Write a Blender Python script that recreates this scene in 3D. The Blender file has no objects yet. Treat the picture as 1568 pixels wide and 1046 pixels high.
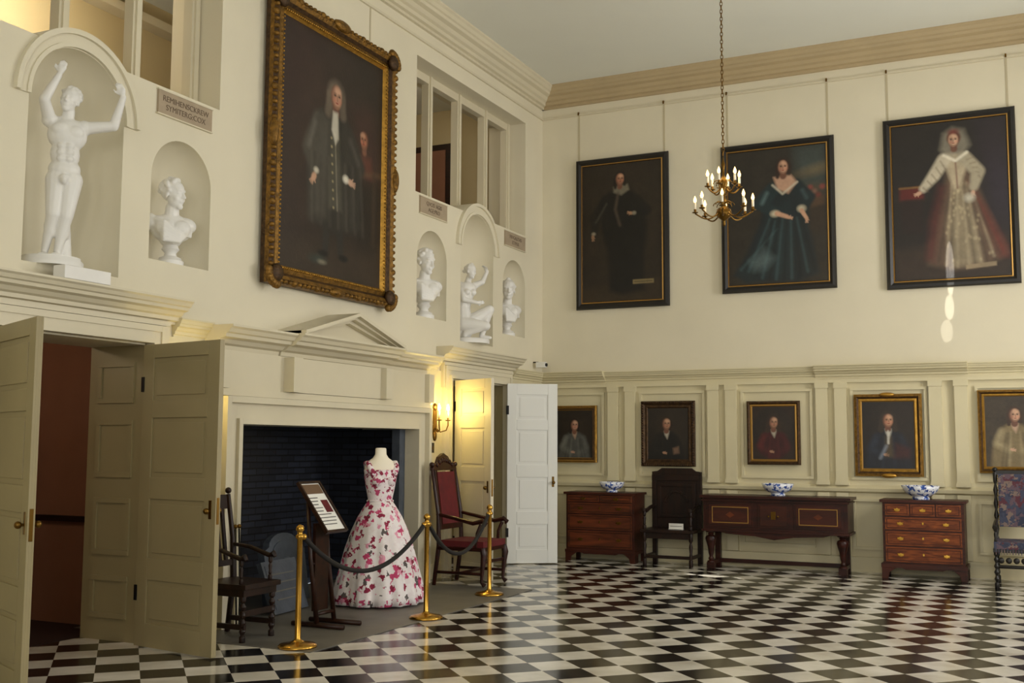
import bpy, bmesh, math, random
import numpy as np
from mathutils import Matrix, Vector
random.seed(4); rng=np.random.RandomState(7); JR=random.Random(99)
S=bpy.context.scene
COL=S.collection
pi=math.pi
L=14.77; CZ=6.95
def lin(h):
    h=h.lstrip('#'); o=[]
    for i in (0,2,4):
        c=int(h[i:i+2],16)/255
        o.append(c/12.92 if c<=.04045 else ((c+.055)/1.055)**2.4)
    return tuple(o)
# ---------------------------------------------------------------- materials
def mat(name,col,rough=.5,metal=0,n=.0,ns=4,bump=0,bs=40,em=0,spec=.5):
    m=bpy.data.materials.new(name); m.use_nodes=True
    nt=m.node_tree; b=nt.nodes['Principled BSDF']
    c=lin(col) if isinstance(col,str) else col
    b.inputs['Base Color'].default_value=(*c,1)
    b.inputs['Roughness'].default_value=rough; b.inputs['Metallic'].default_value=metal
    b.inputs['Specular IOR Level'].default_value=spec
    tc=nt.nodes.new('ShaderNodeTexCoord')
    if n>0:
        t=nt.nodes.new('ShaderNodeTexNoise'); t.inputs['Scale'].default_value=ns; t.inputs['Detail'].default_value=5
        r=nt.nodes.new('ShaderNodeValToRGB')
        r.color_ramp.elements[0].position=.3; r.color_ramp.elements[1].position=.7
        r.color_ramp.elements[0].color=(*[x*(1-n) for x in c],1); r.color_ramp.elements[1].color=(*[min(1,x*(1+n)) for x in c],1)
        nt.links.new(tc.outputs['Object'],t.inputs['Vector']); nt.links.new(t.outputs['Fac'],r.inputs['Fac']); nt.links.new(r.outputs['Color'],b.inputs['Base Color'])
    if bump>0:
        t=nt.nodes.new('ShaderNodeTexNoise'); t.inputs['Scale'].default_value=bs; t.inputs['Detail'].default_value=4
        bp=nt.nodes.new('ShaderNodeBump'); bp.inputs['Strength'].default_value=bump; bp.inputs['Distance'].default_value=.01
        nt.links.new(tc.outputs['Object'],t.inputs['Vector']); nt.links.new(t.outputs['Fac'],bp.inputs['Height']); nt.links.new(bp.outputs['Normal'],b.inputs['Normal'])
    if em>0:
        b.inputs['Emission Color'].default_value=(*c,1); b.inputs['Emission Strength'].default_value=em
    return m
def wood(name,c1,c2,rough=.35,sc=3,axis=0):
    m=bpy.data.materials.new(name); m.use_nodes=True; nt=m.node_tree; b=nt.nodes['Principled BSDF']
    tc=nt.nodes.new('ShaderNodeTexCoord'); mp=nt.nodes.new('ShaderNodeMapping')
    s=[sc*6]*3; s[axis]=sc; mp.inputs['Scale'].default_value=s
    t=nt.nodes.new('ShaderNodeTexNoise'); t.inputs['Scale'].default_value=1; t.inputs['Detail'].default_value=6; t.inputs['Distortion'].default_value=1.2
    r=nt.nodes.new('ShaderNodeValToRGB'); r.color_ramp.elements[0].position=.3; r.color_ramp.elements[1].position=.7
    r.color_ramp.elements[0].color=(*lin(c1),1); r.color_ramp.elements[1].color=(*lin(c2),1)
    l=nt.links.new
    l(tc.outputs['Object'],mp.inputs['Vector']); l(mp.outputs['Vector'],t.inputs['Vector']); l(t.outputs['Fac'],r.inputs['Fac']); l(r.outputs['Color'],b.inputs['Base Color'])
    b.inputs['Roughness'].default_value=rough; b.inputs['Specular IOR Level'].default_value=.3
    return m
def floral(name,stops,scale,dist=.06,rough=.8):
    m=bpy.data.materials.new(name); m.use_nodes=True; nt=m.node_tree; b=nt.nodes['Principled BSDF']; l=nt.links.new
    tc=nt.nodes.new('ShaderNodeTexCoord'); ns=nt.nodes.new('ShaderNodeTexNoise'); ns.inputs['Scale'].default_value=scale*1.3; ns.inputs['Detail'].default_value=3
    sb=nt.nodes.new('ShaderNodeVectorMath'); sb.operation='SUBTRACT'; sb.inputs[1].default_value=(.5,.5,.5)
    ml=nt.nodes.new('ShaderNodeVectorMath'); ml.operation='SCALE'; ml.inputs['Scale'].default_value=dist*4
    ad=nt.nodes.new('ShaderNodeVectorMath'); ad.operation='ADD'
    v=nt.nodes.new('ShaderNodeTexVoronoi'); v.inputs['Scale'].default_value=scale
    sp=nt.nodes.new('ShaderNodeSeparateColor')
    r=nt.nodes.new('ShaderNodeValToRGB'); r.color_ramp.interpolation='CONSTANT'
    while len(r.color_ramp.elements)<len(stops): r.color_ramp.elements.new(.5)
    for e,(p,c) in zip(r.color_ramp.elements,stops): e.position=p; e.color=(*lin(c),1)
    l(tc.outputs['Object'],ns.inputs['Vector']); l(ns.outputs['Color'],sb.inputs[0]); l(sb.outputs[0],ml.inputs[0]); l(ml.outputs[0],ad.inputs[1]); l(tc.outputs['Object'],ad.inputs[0])
    l(ad.outputs[0],v.inputs['Vector']); l(v.outputs['Color'],sp.inputs[0]); l(sp.outputs[0],r.inputs['Fac']); l(r.outputs['Color'],b.inputs['Base Color'])
    b.inputs['Roughness'].default_value=rough
    return m
WALL=mat('wall_cream','#dcd4bc',.7,n=.035,ns=1.2,bump=.05,bs=60)
DADO=mat('dado_cream','#d3c9a6',.45,n=.03,ns=2)
TRIM=mat('trim_cream','#d3cab0',.45,n=.03,ns=2)
DOORM=mat('door_cream_shaded','#9a8d68',.45,n=.05,ns=2)  # darkened cream: shade on doors and reveals is put into the colour
CORN=mat('cornice_tan','#b5a27e',.55,n=.05,ns=2)
CEIL=mat('ceiling_white','#e3e4da',.8,n=.02,ns=.8)
MARB=mat('white_plaster','#e6e4df',.45,n=.03,ns=5)
BLACKW=mat('black_wood','#14100d',.4,n=.2,ns=10)
DARKW=wood('dark_oak','#1b0f09','#33190d',.35,2)
CHAIRW=wood('dark_brown_oak','#150d09','#2a170e',.4,2,2)
REDW=wood('mahogany','#2e140c','#4a2012',.42,2)
REDW2=wood('mahogany_front','#42200f','#6e3419',.42,2)
WALN=wood('walnut','#2c120a','#4c200f',.42,3)
WALN2=wood('walnut_burr','#4a1f0e','#8e4a1f',.42,5)
GOLDL=mat('gold_line','#a8803f',.4,.6)
GILT=mat('gilt','#77561f',.45,.6,n=.5,ns=22,bump=.9,bs=45)
GILTD=mat('gilt_dark','#46311a',.5,.5,n=.5,ns=25,bump=.8,bs=50)
GILTB=mat('gilt_bright','#b08538',.38,.8,n=.3,ns=18,bump=.5,bs=45)
BRASS=mat('brass','#c79a45',.22,1)
BRASSD=mat('brass_dark','#6e5120',.3,.9)
IRON=mat('iron','#1c1b1a',.5,.6)
CANDLE=mat('candle_tube','#efe9d6',.5)
BULB=mat('bulb_glow',(1,.58,.18),.5,em=6)
BULB2=mat('bulb_lit',(1,.75,.22),.5,em=14)
ROPE=mat('rope_black','#15110f',.8)
PAPER=mat('paper_white','#e8e6de',.7)
INK=mat('ink_grey','#55504a',.8)
REDV=mat('red_velvet','#5a0f12',.85,n=.25,ns=9)
STONE=mat('hearth_stone','#66625a',.45,n=.2,ns=3)
SLATE=mat('slate_slab','#474d56',.6,n=.25,ns=6,bump=.4,bs=15)
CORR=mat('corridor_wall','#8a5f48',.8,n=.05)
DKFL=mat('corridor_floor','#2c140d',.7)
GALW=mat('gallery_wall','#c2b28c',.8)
CHINA=floral('blue_china',[(0,'#e9ebf0'),(.5,'#e4e8f0'),(.55,'#3c5fae'),(.78,'#dfe5f2'),(.88,'#29458f')],30,.02,.15)
DRESS=floral('floral_fabric',[(0,'#ebe4e4'),(.47,'#c2406c'),(.56,'#e6dcdd'),(.68,'#8a1a3c'),(.78,'#dd95ac'),(.87,'#e8e0e0'),(.96,'#5a5250')],22,.02)
BODICE=floral('floral_bodice',[(0,'#e8dedf'),(.52,'#b8406a'),(.64,'#e2d5d8'),(.82,'#8e2244')],28,.018)
TAP=floral('tapestry',[(0,'#3c4054'),(.3,'#5c4a54'),(.5,'#30364a'),(.72,'#7a685f'),(.86,'#552a34')],17,.04)
SKINF=mat('mannequin_linen','#efe6d2',.8)
GLASSDK=mat('plate_black','#101010',.3)
def brickmat():
    m=bpy.data.materials.new('sooty_brick'); m.use_nodes=True; nt=m.node_tree; b=nt.nodes['Principled BSDF']; l=nt.links.new
    g=nt.nodes.new('ShaderNodeNewGeometry'); s=nt.nodes.new('ShaderNodeSeparateXYZ'); c=nt.nodes.new('ShaderNodeCombineXYZ')
    a=nt.nodes.new('ShaderNodeMath'); a.operation='ADD'
    l(g.outputs['Position'],s.inputs[0]); l(s.outputs[0],a.inputs[0]); l(s.outputs[1],a.inputs[1]); l(a.outputs[0],c.inputs[0]); l(s.outputs[2],c.inputs[1])
    t=nt.nodes.new('ShaderNodeTexBrick'); t.inputs['Scale'].default_value=1; t.inputs['Brick Width'].default_value=.22; t.inputs['Row Height'].default_value=.07
    t.inputs['Mortar Size'].default_value=.008
    t.inputs['Color1'].default_value=(*lin('#262a35'),1); t.inputs['Color2'].default_value=(*lin('#161820'),1); t.inputs['Mortar'].default_value=(*lin('#0a0b0e'),1)
    l(c.outputs[0],t.inputs['Vector']); l(t.outputs['Color'],b.inputs['Base Color'])
    bp=nt.nodes.new('ShaderNodeBump'); bp.inputs['Strength'].default_value=.8; bp.inputs['Distance'].default_value=.02; bp.invert=True
    l(t.outputs['Fac'],bp.inputs['Height']); l(bp.outputs[0],b.inputs['Normal']); b.inputs['Roughness'].default_value=.35
    return m
BRICK=brickmat()
TILE=.30
def floormat():
    m=bpy.data.materials.new('checker_marble'); m.use_nodes=True; nt=m.node_tree; b=nt.nodes['Principled BSDF']; l=nt.links.new
    tc=nt.nodes.new('ShaderNodeTexCoord'); mp=nt.nodes.new('ShaderNodeMapping'); mp.inputs['Rotation'].default_value=(0,0,pi/4)
    mp.inputs['Location'].default_value=(.05,.0,.001)
    ck=nt.nodes.new('ShaderNodeTexChecker'); ck.inputs['Scale'].default_value=1/TILE
    l(tc.outputs['Object'],mp.inputs['Vector']); l(mp.outputs[0],ck.inputs['Vector'])
    n=nt.nodes.new('ShaderNodeTexNoise'); n.inputs['Scale'].default_value=2.3; n.inputs['Detail'].default_value=6
    l(tc.outputs['Object'],n.inputs['Vector'])
    w=nt.nodes.new('ShaderNodeValToRGB'); w.color_ramp.elements[0].color=(*lin('#c4bdad'),1); w.color_ramp.elements[1].color=(*lin('#eae5da'),1)
    w.color_ramp.elements[0].position=.3; w.color_ramp.elements[1].position=.7
    k=nt.nodes.new('ShaderNodeValToRGB'); k.color_ramp.elements[0].color=(*lin('#0a0909'),1); k.color_ramp.elements[1].color=(*lin('#1e1c1b'),1)
    l(n.outputs['Fac'],w.inputs['Fac']); l(n.outputs['Fac'],k.inputs['Fac'])
    l(w.outputs[0],ck.inputs['Color1']); l(k.outputs[0],ck.inputs['Color2']); l(ck.outputs['Color'],b.inputs['Base Color'])
    r=nt.nodes.new('ShaderNodeMapRange'); r.inputs['To Min'].default_value=.07; r.inputs['To Max'].default_value=.24
    l(n.outputs['Fac'],r.inputs['Value']); l(r.outputs[0],b.inputs['Roughness'])
    b.inputs['Specular IOR Level'].default_value=.5
    return m
FLOORM=floormat()
# ---------------------------------------------------------------- mesh builder
class MB:
    def __init__(s): s.v=[]; s.f=[]; s.mi=[]; s.sm=[]; s.mats=[]; s.T=Matrix.Identity(4); s.j=True
    def add(s,vs,fs,m,smooth=False):
        if m not in s.mats: s.mats.append(m)
        i=s.mats.index(m); o=len(s.v)
        T=s.T
        s.v+=[tuple(T@Vector(p)) for p in vs]
        s.f+=[tuple(o+k for k in f) for f in fs]; s.mi+=[i]*len(fs); s.sm+=[smooth]*len(fs)
    def box(s,x0,x1,y0,y1,z0,z1,m):
        if s.j:
            e=JR.uniform(.0001,.0008); x0-=e;x1+=e;y0-=e;y1+=e;z0-=e*.5;z1+=e
        s.add([(x0,y0,z0),(x1,y0,z0),(x1,y1,z0),(x0,y1,z0),(x0,y0,z1),(x1,y0,z1),(x1,y1,z1),(x0,y1,z1)],
              [(0,3,2,1),(4,5,6,7),(0,1,5,4),(1,2,6,5),(2,3,7,6),(3,0,4,7)],m)
    def prism(s,poly,ax,a0,a1,m,smooth=False):
        n=len(poly)
        if s.j: e=JR.uniform(.0001,.0008); a0-=e; a1+=e
        def P(p,a): return {'x':(a,p[0],p[1]),'y':(p[0],a,p[1]),'z':(p[0],p[1],a)}[ax]
        vs=[P(p,a0) for p in poly]+[P(p,a1) for p in poly]
        s.add(vs,[tuple(range(n))[::-1],tuple(range(n,2*n))]+[(i,(i+1)%n,n+(i+1)%n,n+i) for i in range(n)],m,smooth)
    def lathe(s,prof,c=(0,0,0),seg=24,m=None,sx=1,sy=1,fn=None,smooth=True,ph=0):
        vs=[];fs=[]
        for (r,z) in prof:
            for k in range(seg):
                a=2*pi*k/seg+ph; rr=r*(fn(a,z) if fn else 1)
                vs.append((c[0]+rr*math.cos(a)*sx,c[1]+rr*math.sin(a)*sy,c[2]+z))
        for i in range(len(prof)-1):
            for k in range(seg):
                k2=(k+1)%seg; fs.append((i*seg+k,i*seg+k2,(i+1)*seg+k2,(i+1)*seg+k))
        fs.append(tuple(range(seg))[::-1]); fs.append(tuple((len(prof)-1)*seg+k for k in range(seg)))
        s.add(vs,fs,m,smooth)
    def tube(s,pts,rad,m,seg=10,smooth=True):
        pts=[Vector(p) for p in pts]
        if not hasattr(rad,'__len__'): rad=[rad]*len(pts)
        vs=[];fs=[];up=None
        for i,p in enumerate(pts):
            d=(pts[min(i+1,len(pts)-1)]-pts[max(i-1,0)])
            d=d.normalized() if d.length>1e-9 else Vector((0,0,1))
            if up is None:
                up=Vector((0,0,1)) if abs(d.z)<.9 else Vector((1,0,0))
            a=d.cross(up).normalized(); b=a.cross(d).normalized(); up=b
            for k in range(seg):
                t=-2*pi*k/seg; vs.append(p+(a*math.cos(t)+b*math.sin(t))*rad[i])
        n=len(pts)
        for i in range(n-1):
            for k in range(seg):
                k2=(k+1)%seg; fs.append((i*seg+k,i*seg+k2,(i+1)*seg+k2,(i+1)*seg+k))
        fs.append(tuple(range(seg))[::-1]); fs.append(tuple((n-1)*seg+k for k in range(seg)))
        s.add(vs,fs,m,smooth)
    def sph(s,c,r,m,seg=14,rings=9,rot=None):
        if not hasattr(r,'__len__'): r=(r,r,r)
        vs=[];fs=[]; c=Vector(c)
        for i in range(1,rings):
            t=pi*i/rings
            for k in range(seg):
                a=2*pi*k/seg; q=Vector((r[0]*math.sin(t)*math.cos(a),r[1]*math.sin(t)*math.sin(a),r[2]*math.cos(t)))
                if rot: q=rot@q
                vs.append(c+q)
        q1=Vector((0,0,r[2])); q2=-q1
        if rot: q1=rot@q1; q2=rot@q2
        vs+= [c+q1,c+q2]; N=len(vs)
        for i in range(rings-2):
            for k in range(seg):
                k2=(k+1)%seg; fs.append((i*seg+k,(i+1)*seg+k,(i+1)*seg+k2,i*seg+k2))
        for k in range(seg):
            k2=(k+1)%seg; fs.append((N-2,k,k2)); fs.append((N-1,(rings-2)*seg+k2,(rings-2)*seg+k))
        s.add(vs,fs,m,True)
    def cap(s,p0,p1,r0,r1,m,seg=12):
        s.sph(p0,r0,m,seg,8); s.sph(p1,r1,m,seg,8); s.tube([p0,p1],[r0,r1],m,seg)
    def obj(s,name,loc=(0,0,0),rz=0,rx=0,parent=None,bevel=0,recalc=True):
        me=bpy.data.meshes.new(name); me.from_pydata(s.v,[],s.f)
        for m in s.mats: me.materials.append(m)
        me.polygons.foreach_set('material_index',s.mi); me.polygons.foreach_set('use_smooth',s.sm)
        if recalc:
            bm=bmesh.new(); bm.from_mesh(me); bmesh.ops.recalc_face_normals(bm,faces=bm.faces); bm.to_mesh(me); bm.free()
        me.update()
        o=bpy.data.objects.new(name,me); COL.objects.link(o); o.location=loc; o.rotation_euler=(rx,0,rz)
        if parent: o.parent=parent
        if bevel:
            md=o.modifiers.new('bevel','BEVEL'); md.width=bevel; md.segments=2; md.limit_method='ANGLE'; md.angle_limit=.6
        return o
def cornprof(z0,z1,d):
    h=z1-z0
    P=[(.15,0),(.15,.12),(.3,.15),(.32,.3),(.45,.36),(.55,.5),(.75,.56),(.78,.68),(.86,.72),(.92,.85),(1,.92),(1,1)]
    return [(d*a,z0+h*b) for a,b in P]
def cut(obj,cutter,op='DIFFERENCE'):
    md=obj.modifiers.new('b','BOOLEAN'); md.operation=op; md.solver='EXACT'; md.object=cutter
    bpy.context.view_layer.update()
    dg=bpy.context.evaluated_depsgraph_get(); me=bpy.data.meshes.new_from_object(obj.evaluated_get(dg))
    obj.modifiers.clear(); old=obj.data; obj.data=me; bpy.data.meshes.remove(old)
    cm=cutter.data; bpy.data.objects.remove(cutter); bpy.data.meshes.remove(cm)
def boxobj(*a,m=WALL):
    b=MB(); b.j=False; b.box(*a,m); return b.obj('tmp')
# ---------------------------------------------------------------- shell
C0=9.31
NB=[4.83,7.11,11.46,13.79]; NS=[5.96,12.66]
DO=[(5.2,6.76),(11.86,13.45)]; FP=(7.78,10.88)
wl=boxobj(-.6,0,-3,L,0,CZ)
for (a,e),c in zip(((4.46,7.56),(11.04,14.16)),NS):
    mb=MB(); N=40; mb.j=False
    arc=[(c-.605*math.cos(pi*i/N),4.16+.625*math.sin(pi*i/N)) for i in range(N+1)]
    arc=[p for p in arc if p[1]>4.63]
    mb.prism([(a,4.62),(arc[0][0]-.005,4.62)]+arc+[(arc[-1][0]+.005,4.62),(e,4.62),(e,6.3),(a,6.3)],'x',-.7,.2,WALL)
    cut(wl,mb.obj('tmp'))
def nichecut(c,r,z0,zs,d):
    mb=MB(); pr=[(0.001,z0),(r,z0),(r,zs)]+[(max(.001,r*math.cos(t)),zs+r*math.sin(t)) for t in [pi/2*i/12 for i in range(1,13)]]
    mb.lathe(pr,(0,0,0),48,WALL,sx=d/r,sy=1,ph=.0311); o=mb.obj('tmp',(0.001,c,0)); return o
for c in NB: cut(wl,nichecut(c,.365,3.13,3.84,.36))
for c in NS: cut(wl,nichecut(c,.465,2.92,4.17,.46))
for a,b in DO: cut(wl,boxobj(-.7,.2,a,b,-.2,2.42))
cut(wl,boxobj(-.7,.2,FP[0],FP[1],-.2,1.78))
wl.name='wall_left'
for p in wl.data.polygons: p.use_smooth=True
wl.data.set_sharp_from_angle(angle=math.radians(25))
b=MB(); b.box(-.6,9.4,L,L+.3,0,CZ,WALL); b.obj('wall_back')
wr=boxobj(9,9.4,-3,L,0,CZ); WR=[1.5,5.0,8.5,12.0]
for c in WR: cut(wr,boxobj(8.8,9.6,c-.75,c+.75,1.1,5.6))
wr.name='wall_right'
wf=boxobj(-.6,9.4,-3.4,-3,0,CZ); WF=[1.8,4.8,7.6]
for c in WF: cut(wf,boxobj(c-.75,c+.75,-3.6,-2.8,1.1,5.6))
wf.name='wall_front'
k=0
for c in WR:
    k+=1; b=MB()
    b.box(9.1,9.16,c-.75,c-.69,1.1,5.6,TRIM); b.box(9.1,9.16,c+.69,c+.75,1.1,5.6,TRIM)
    for z in (1.1,2.2,3.32,4.42,5.54): b.box(9.1,9.16,c-.75,c+.75,z,z+.06,TRIM)
    for y in (-.23,.23): b.box(9.11,9.15,c+y-.015,c+y+.015,1.1,5.6,TRIM)
    b.obj('window_%d'%k)
for c in WF:
    k+=1; b=MB()
    b.box(c-.75,c-.69,-3.16,-3.1,1.1,5.6,TRIM); b.box(c+.69,c+.75,-3.16,-3.1,1.1,5.6,TRIM)
    for z in (1.1,2.2,3.32,4.42,5.54): b.box(c-.75,c+.75,-3.16,-3.1,z,z+.06,TRIM)
    for y in (-.23,.23): b.box(c+y-.015,c+y+.015,-3.15,-3.11,1.1,5.6,TRIM)
    b.obj('window_%d'%k)
b=MB(); b.j=False; b.box(-.6,9.4,-3.4,L+.3,-.2,0,FLOORM); b.obj('floor')
b=MB(); b.box(-.6,9.4,-3.4,L+.3,CZ,CZ+.2,CEIL); b.obj('ceiling')
b=MB(); b.j=False; b.box(-1.0,1.5,7.05,11.15,-.01,.006,STONE)
b.obj('hearth_slab')
b=MB(); b.box(-1.15,-1.05,FP[0]-.1,FP[1]+.1,0,2.6,BRICK); b.box(-1.15,-.59,FP[0]-.1,FP[0],0,2.6,BRICK); b.box(-1.15,-.59,FP[1],FP[1]+.1,0,2.6,BRICK)
b.box(-1.15,-.59,FP[0]-.1,FP[1]+.1,2.5,2.6,BRICK)
b.box(-.59,-.02,FP[0]-.001,FP[0]+.03,0,1.77,BRICK); b.box(-.59,-.02,FP[1]-.04,FP[1]+.001,0,1.77,BRICK); b.box(-.10,.0,FP[1]-.12,FP[1]+.001,0,1.77,SLATE); b.box(-.10,.0,FP[0]-.001,FP[0]+.06,0,1.77,SLATE)
b.obj('wall_firebox')
b=MB()
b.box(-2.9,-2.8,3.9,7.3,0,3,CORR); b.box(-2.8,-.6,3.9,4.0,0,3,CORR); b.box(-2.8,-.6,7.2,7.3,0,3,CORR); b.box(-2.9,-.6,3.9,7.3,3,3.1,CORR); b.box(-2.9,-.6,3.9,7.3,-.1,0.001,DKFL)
b.box(-2.79,-2.74,5.9,6.6,0,2.0,DARKW); b.box(-2.8,-2.7,6.6,6.7,0,2.1,DARKW); b.box(-2.8,-2.7,5.8,6.7,2.0,2.1,DARKW)
for z0,z1 in ((.2,.9),(1.05,1.85)): b.box(-2.74,-2.72,5.98,6.52,z0,z1,DARKW)
b.box(-2.8,-.6,7.16,7.19,.9,.95,DARKW)
b.obj('wall_corridor')
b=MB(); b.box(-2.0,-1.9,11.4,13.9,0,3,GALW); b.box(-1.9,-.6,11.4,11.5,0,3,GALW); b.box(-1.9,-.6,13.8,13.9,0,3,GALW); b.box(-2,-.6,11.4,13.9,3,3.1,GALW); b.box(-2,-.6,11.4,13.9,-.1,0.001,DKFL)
b.obj('wall_passage')
b=MB()
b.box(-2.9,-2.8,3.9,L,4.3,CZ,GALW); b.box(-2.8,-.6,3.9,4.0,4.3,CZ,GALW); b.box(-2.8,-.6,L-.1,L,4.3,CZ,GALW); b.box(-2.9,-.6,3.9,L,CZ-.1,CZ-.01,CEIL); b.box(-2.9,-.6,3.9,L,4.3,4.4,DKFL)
for y in (11.2,12.7,14.1,5.4): b.box(-2.79,-2.74,y,y+.7,5.1,6.2,DARKW); b.box(-2.75,-2.73,y+.07,y+.63,5.17,6.13,CORR)
b.box(-2.4,-1.5,L-.14,L-.1,4.9,6.3,DARKW); b.box(-2.3,-1.6,L-.16,L-.13,5.0,6.2,CORR)
b.box(-2.8,-2.6,3.9,L,6.5,6.6,TRIM); b.box(-.8,-.6,7.8,10.8,4.4,CZ-.1,GALW); b.box(-2.8,-2.7,6.4,6.6,4.4,6.85,TRIM)
for y in (6.2,8.6): b.box(-2.8,-.6,y,y+.16,6.62,6.86,TRIM)
b.obj('wall_gallery')
kk=8
for a,e in ((4.46,7.56),(11.04,14.16)):
    b=MB(); d=(e-a)/4
    for i in range(5):
        y=a+d*i; w=.05 if 0<i<4 else .055
        y=min(max(y,a+w),e-w)
        b.box(-.36,-.26,y-w,y+w,4.62,6.3,TRIM); b.box(-.27,-.24,y-w*.5,y+w*.5,4.62,6.3,TRIM)
    b.box(-.36,-.26,a,e,6.2,6.3,TRIM); b.box(-.36,-.26,a,e,4.62,4.68,TRIM)
    b.obj('window_%d'%kk); kk+=1
# ---------------------------------------------------------------- trims
b=MB(); cp=cornprof(6.66,CZ,.28)
def ym(prof,y0,y1,m=DADO): b.prism([(-.005,prof[0][1])]+[(o,z) for o,z in prof]+[(-.005,prof[-1][1])],'y',y0,y1,m)
def xm(prof,x0,x1,m=DADO): b.prism([(L+.005,prof[0][1])]+[(L-o,z) for o,z in prof]+[(L+.005,prof[-1][1])],'x',x0,x1,m)
ym(cp,-3,L,TRIM); b.obj('trim_1')
b=MB(); xm(cp,0,9,CORN); b.obj('trim_2')
b=MB(); pl=[(9.005,6.66)]+[(9-o,z) for o,z in cp]+[(9.005,CZ)]; b.prism(pl,'y',-3,L,TRIM); b.obj('trim_3')
b=MB(); b.box(0,.025,-3,L,6.5,6.53,TRIM); b.box(0,9,L-.025,L,6.5,6.53,TRIM); b.obj('trim_4')
b=MB(); b.j=False
for c in NS:
    N=32
    for r0,r1,x in ((.468,.50,.03),(.50,.565,.018),(.565,.605,.045)):
        for i in range(N):
            t0,t1=pi*i/N,pi*(i+1)/N
            q=[(c+r*math.cos(t),4.16+r*math.sin(t)*1.03) for r,t in ((r1,t0),(r1,t1),(r0,t1),(r0,t0))]
            b.prism(q,'x',-.01,x,WALL)
b.obj('trim_5')
b=MB()
xm(cornprof(2.50,2.65,.13),0,9); xm(cornprof(2.49,2.66,.20),-.0,1.02); xm(cornprof(2.49,2.66,.20),3.98,5.85)
b.box(0,9,L-.025,L,0,2.5,DADO)
b.box(0,9,L-.07,L,2.43,2.47,DADO)
xm([(.03,1.0),(.08,1.02),(.09,1.06),(.06,1.08),(.03,1.1)],0,9)
PIL=[1.14,1.40,2.60,2.85,4.06,4.30,5.46,5.76,7.0,7.26]
for x in PIL:
    b.box(x-.075,x+.075,L-.085,L,1.1,2.43,DADO); b.box(x-.085,x+.085,L-.095,L,2.36,2.43,DADO); b.box(x-.085,x+.085,L-.095,L,1.1,1.15,DADO)
    b.box(x-.075,x+.075,L-.075,L,.2,1.0,DADO)
PAN=[(.10,1.0),(1.53,2.48),(2.98,3.94),(4.42,5.36),(5.92,6.86),(7.4,8.8)]
def ringx(x0,x1,z0,z1,w=.035,d=.055):
    b.box(x0,x1,L-d,L,z0,z0+w,DADO); b.box(x0,x1,L-d,L,z1-w,z1,DADO); b.box(x0,x0+w,L-d,L,z0+w+.002,z1-w-.002,DADO); b.box(x1-w,x1,L-d,L,z0+w+.002,z1-w-.002,DADO)
for x0,x1 in PAN: ringx(x0,x1,1.17,2.36); ringx(x0,x1,.28,.93)
b.obj('trim_6')
b=MB(); b.box(0,9,L-.09,L,0,.16,DADO); b.box(0,9,L-.10,L,.16,.19,DADO); b.obj('baseboard_back')
b=MB()
ym(cornprof(2.50,2.66,.11),-3,4.88); ym(cornprof(2.50,2.66,.11),7.05,7.46); ym(cornprof(2.50,2.66,.11),11.15,11.6); ym(cornprof(2.50,2.66,.11),13.7,L)
b.box(0,.02,-3,DO[0][0]-.15,0,2.5,DADO); b.box(0,.02,DO[0][1]+.15,7.45,0,2.5,DADO); b.box(0,.02,11.2,DO[1][0]-.15,0,2.5,DADO); b.box(0,.02,DO[1][1]+.15,L,0,2.5,DADO)
b.box(0,.05,14.0,14.1,.2,2.42,DADO); b.box(0,.05,14.45,14.55,.2,2.42,DADO)
b.box(0,.045,7.15,7.4,.2,2.42,DADO)
b.obj('trim_7')
b=MB(); b.box(0,.04,-3,5.04,0,.18,DADO); b.box(0,.04,6.92,7.5,0,.18,DADO); b.box(0,.04,11.15,11.7,0,.18,DADO); b.box(0,.04,13.6,L,0,.18,DADO); b.obj('baseboard_left')
def uframe(a,e,zt,w0,w1,d,m=TRIM):
    b.box(0,d,a-w1,a-w0,0,zt+w1,m); b.box(0,d,e+w0,e+w1,0,zt+w1,m); b.box(0,d,a-w0+.0015,e+w0-.0015,zt+w0,zt+w1,m)
ti=8
for a,e in DO:
    b=MB(); c=(a+e)/2
    uframe(a,e,2.42,0,.04,.09); uframe(a,e,2.42,.04,.10,.06); uframe(a,e,2.42,.10,.15,.075)
    ym(cornprof(2.60,2.80,.24),c-1.07,c+1.07,TRIM); b.box(0,.07,c-.98,c+.98,2.575,2.61,TRIM)
    b.box(0,.06,c-.98,a-.16,2.3,2.574,TRIM); b.box(0,.06,e+.16,c+.98,2.3,2.574,TRIM)
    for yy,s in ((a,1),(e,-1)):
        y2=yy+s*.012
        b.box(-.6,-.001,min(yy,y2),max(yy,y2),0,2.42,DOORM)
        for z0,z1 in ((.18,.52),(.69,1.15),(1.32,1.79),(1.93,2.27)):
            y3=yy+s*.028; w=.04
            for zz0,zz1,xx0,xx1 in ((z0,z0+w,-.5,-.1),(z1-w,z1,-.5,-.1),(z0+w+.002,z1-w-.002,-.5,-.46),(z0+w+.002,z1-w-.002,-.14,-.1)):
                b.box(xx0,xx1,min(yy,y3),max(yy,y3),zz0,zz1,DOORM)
    b.box(-.6,-.001,a,e,2.405,2.418,TRIM)
    b.obj('trim_%d'%ti); ti+=1
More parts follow.
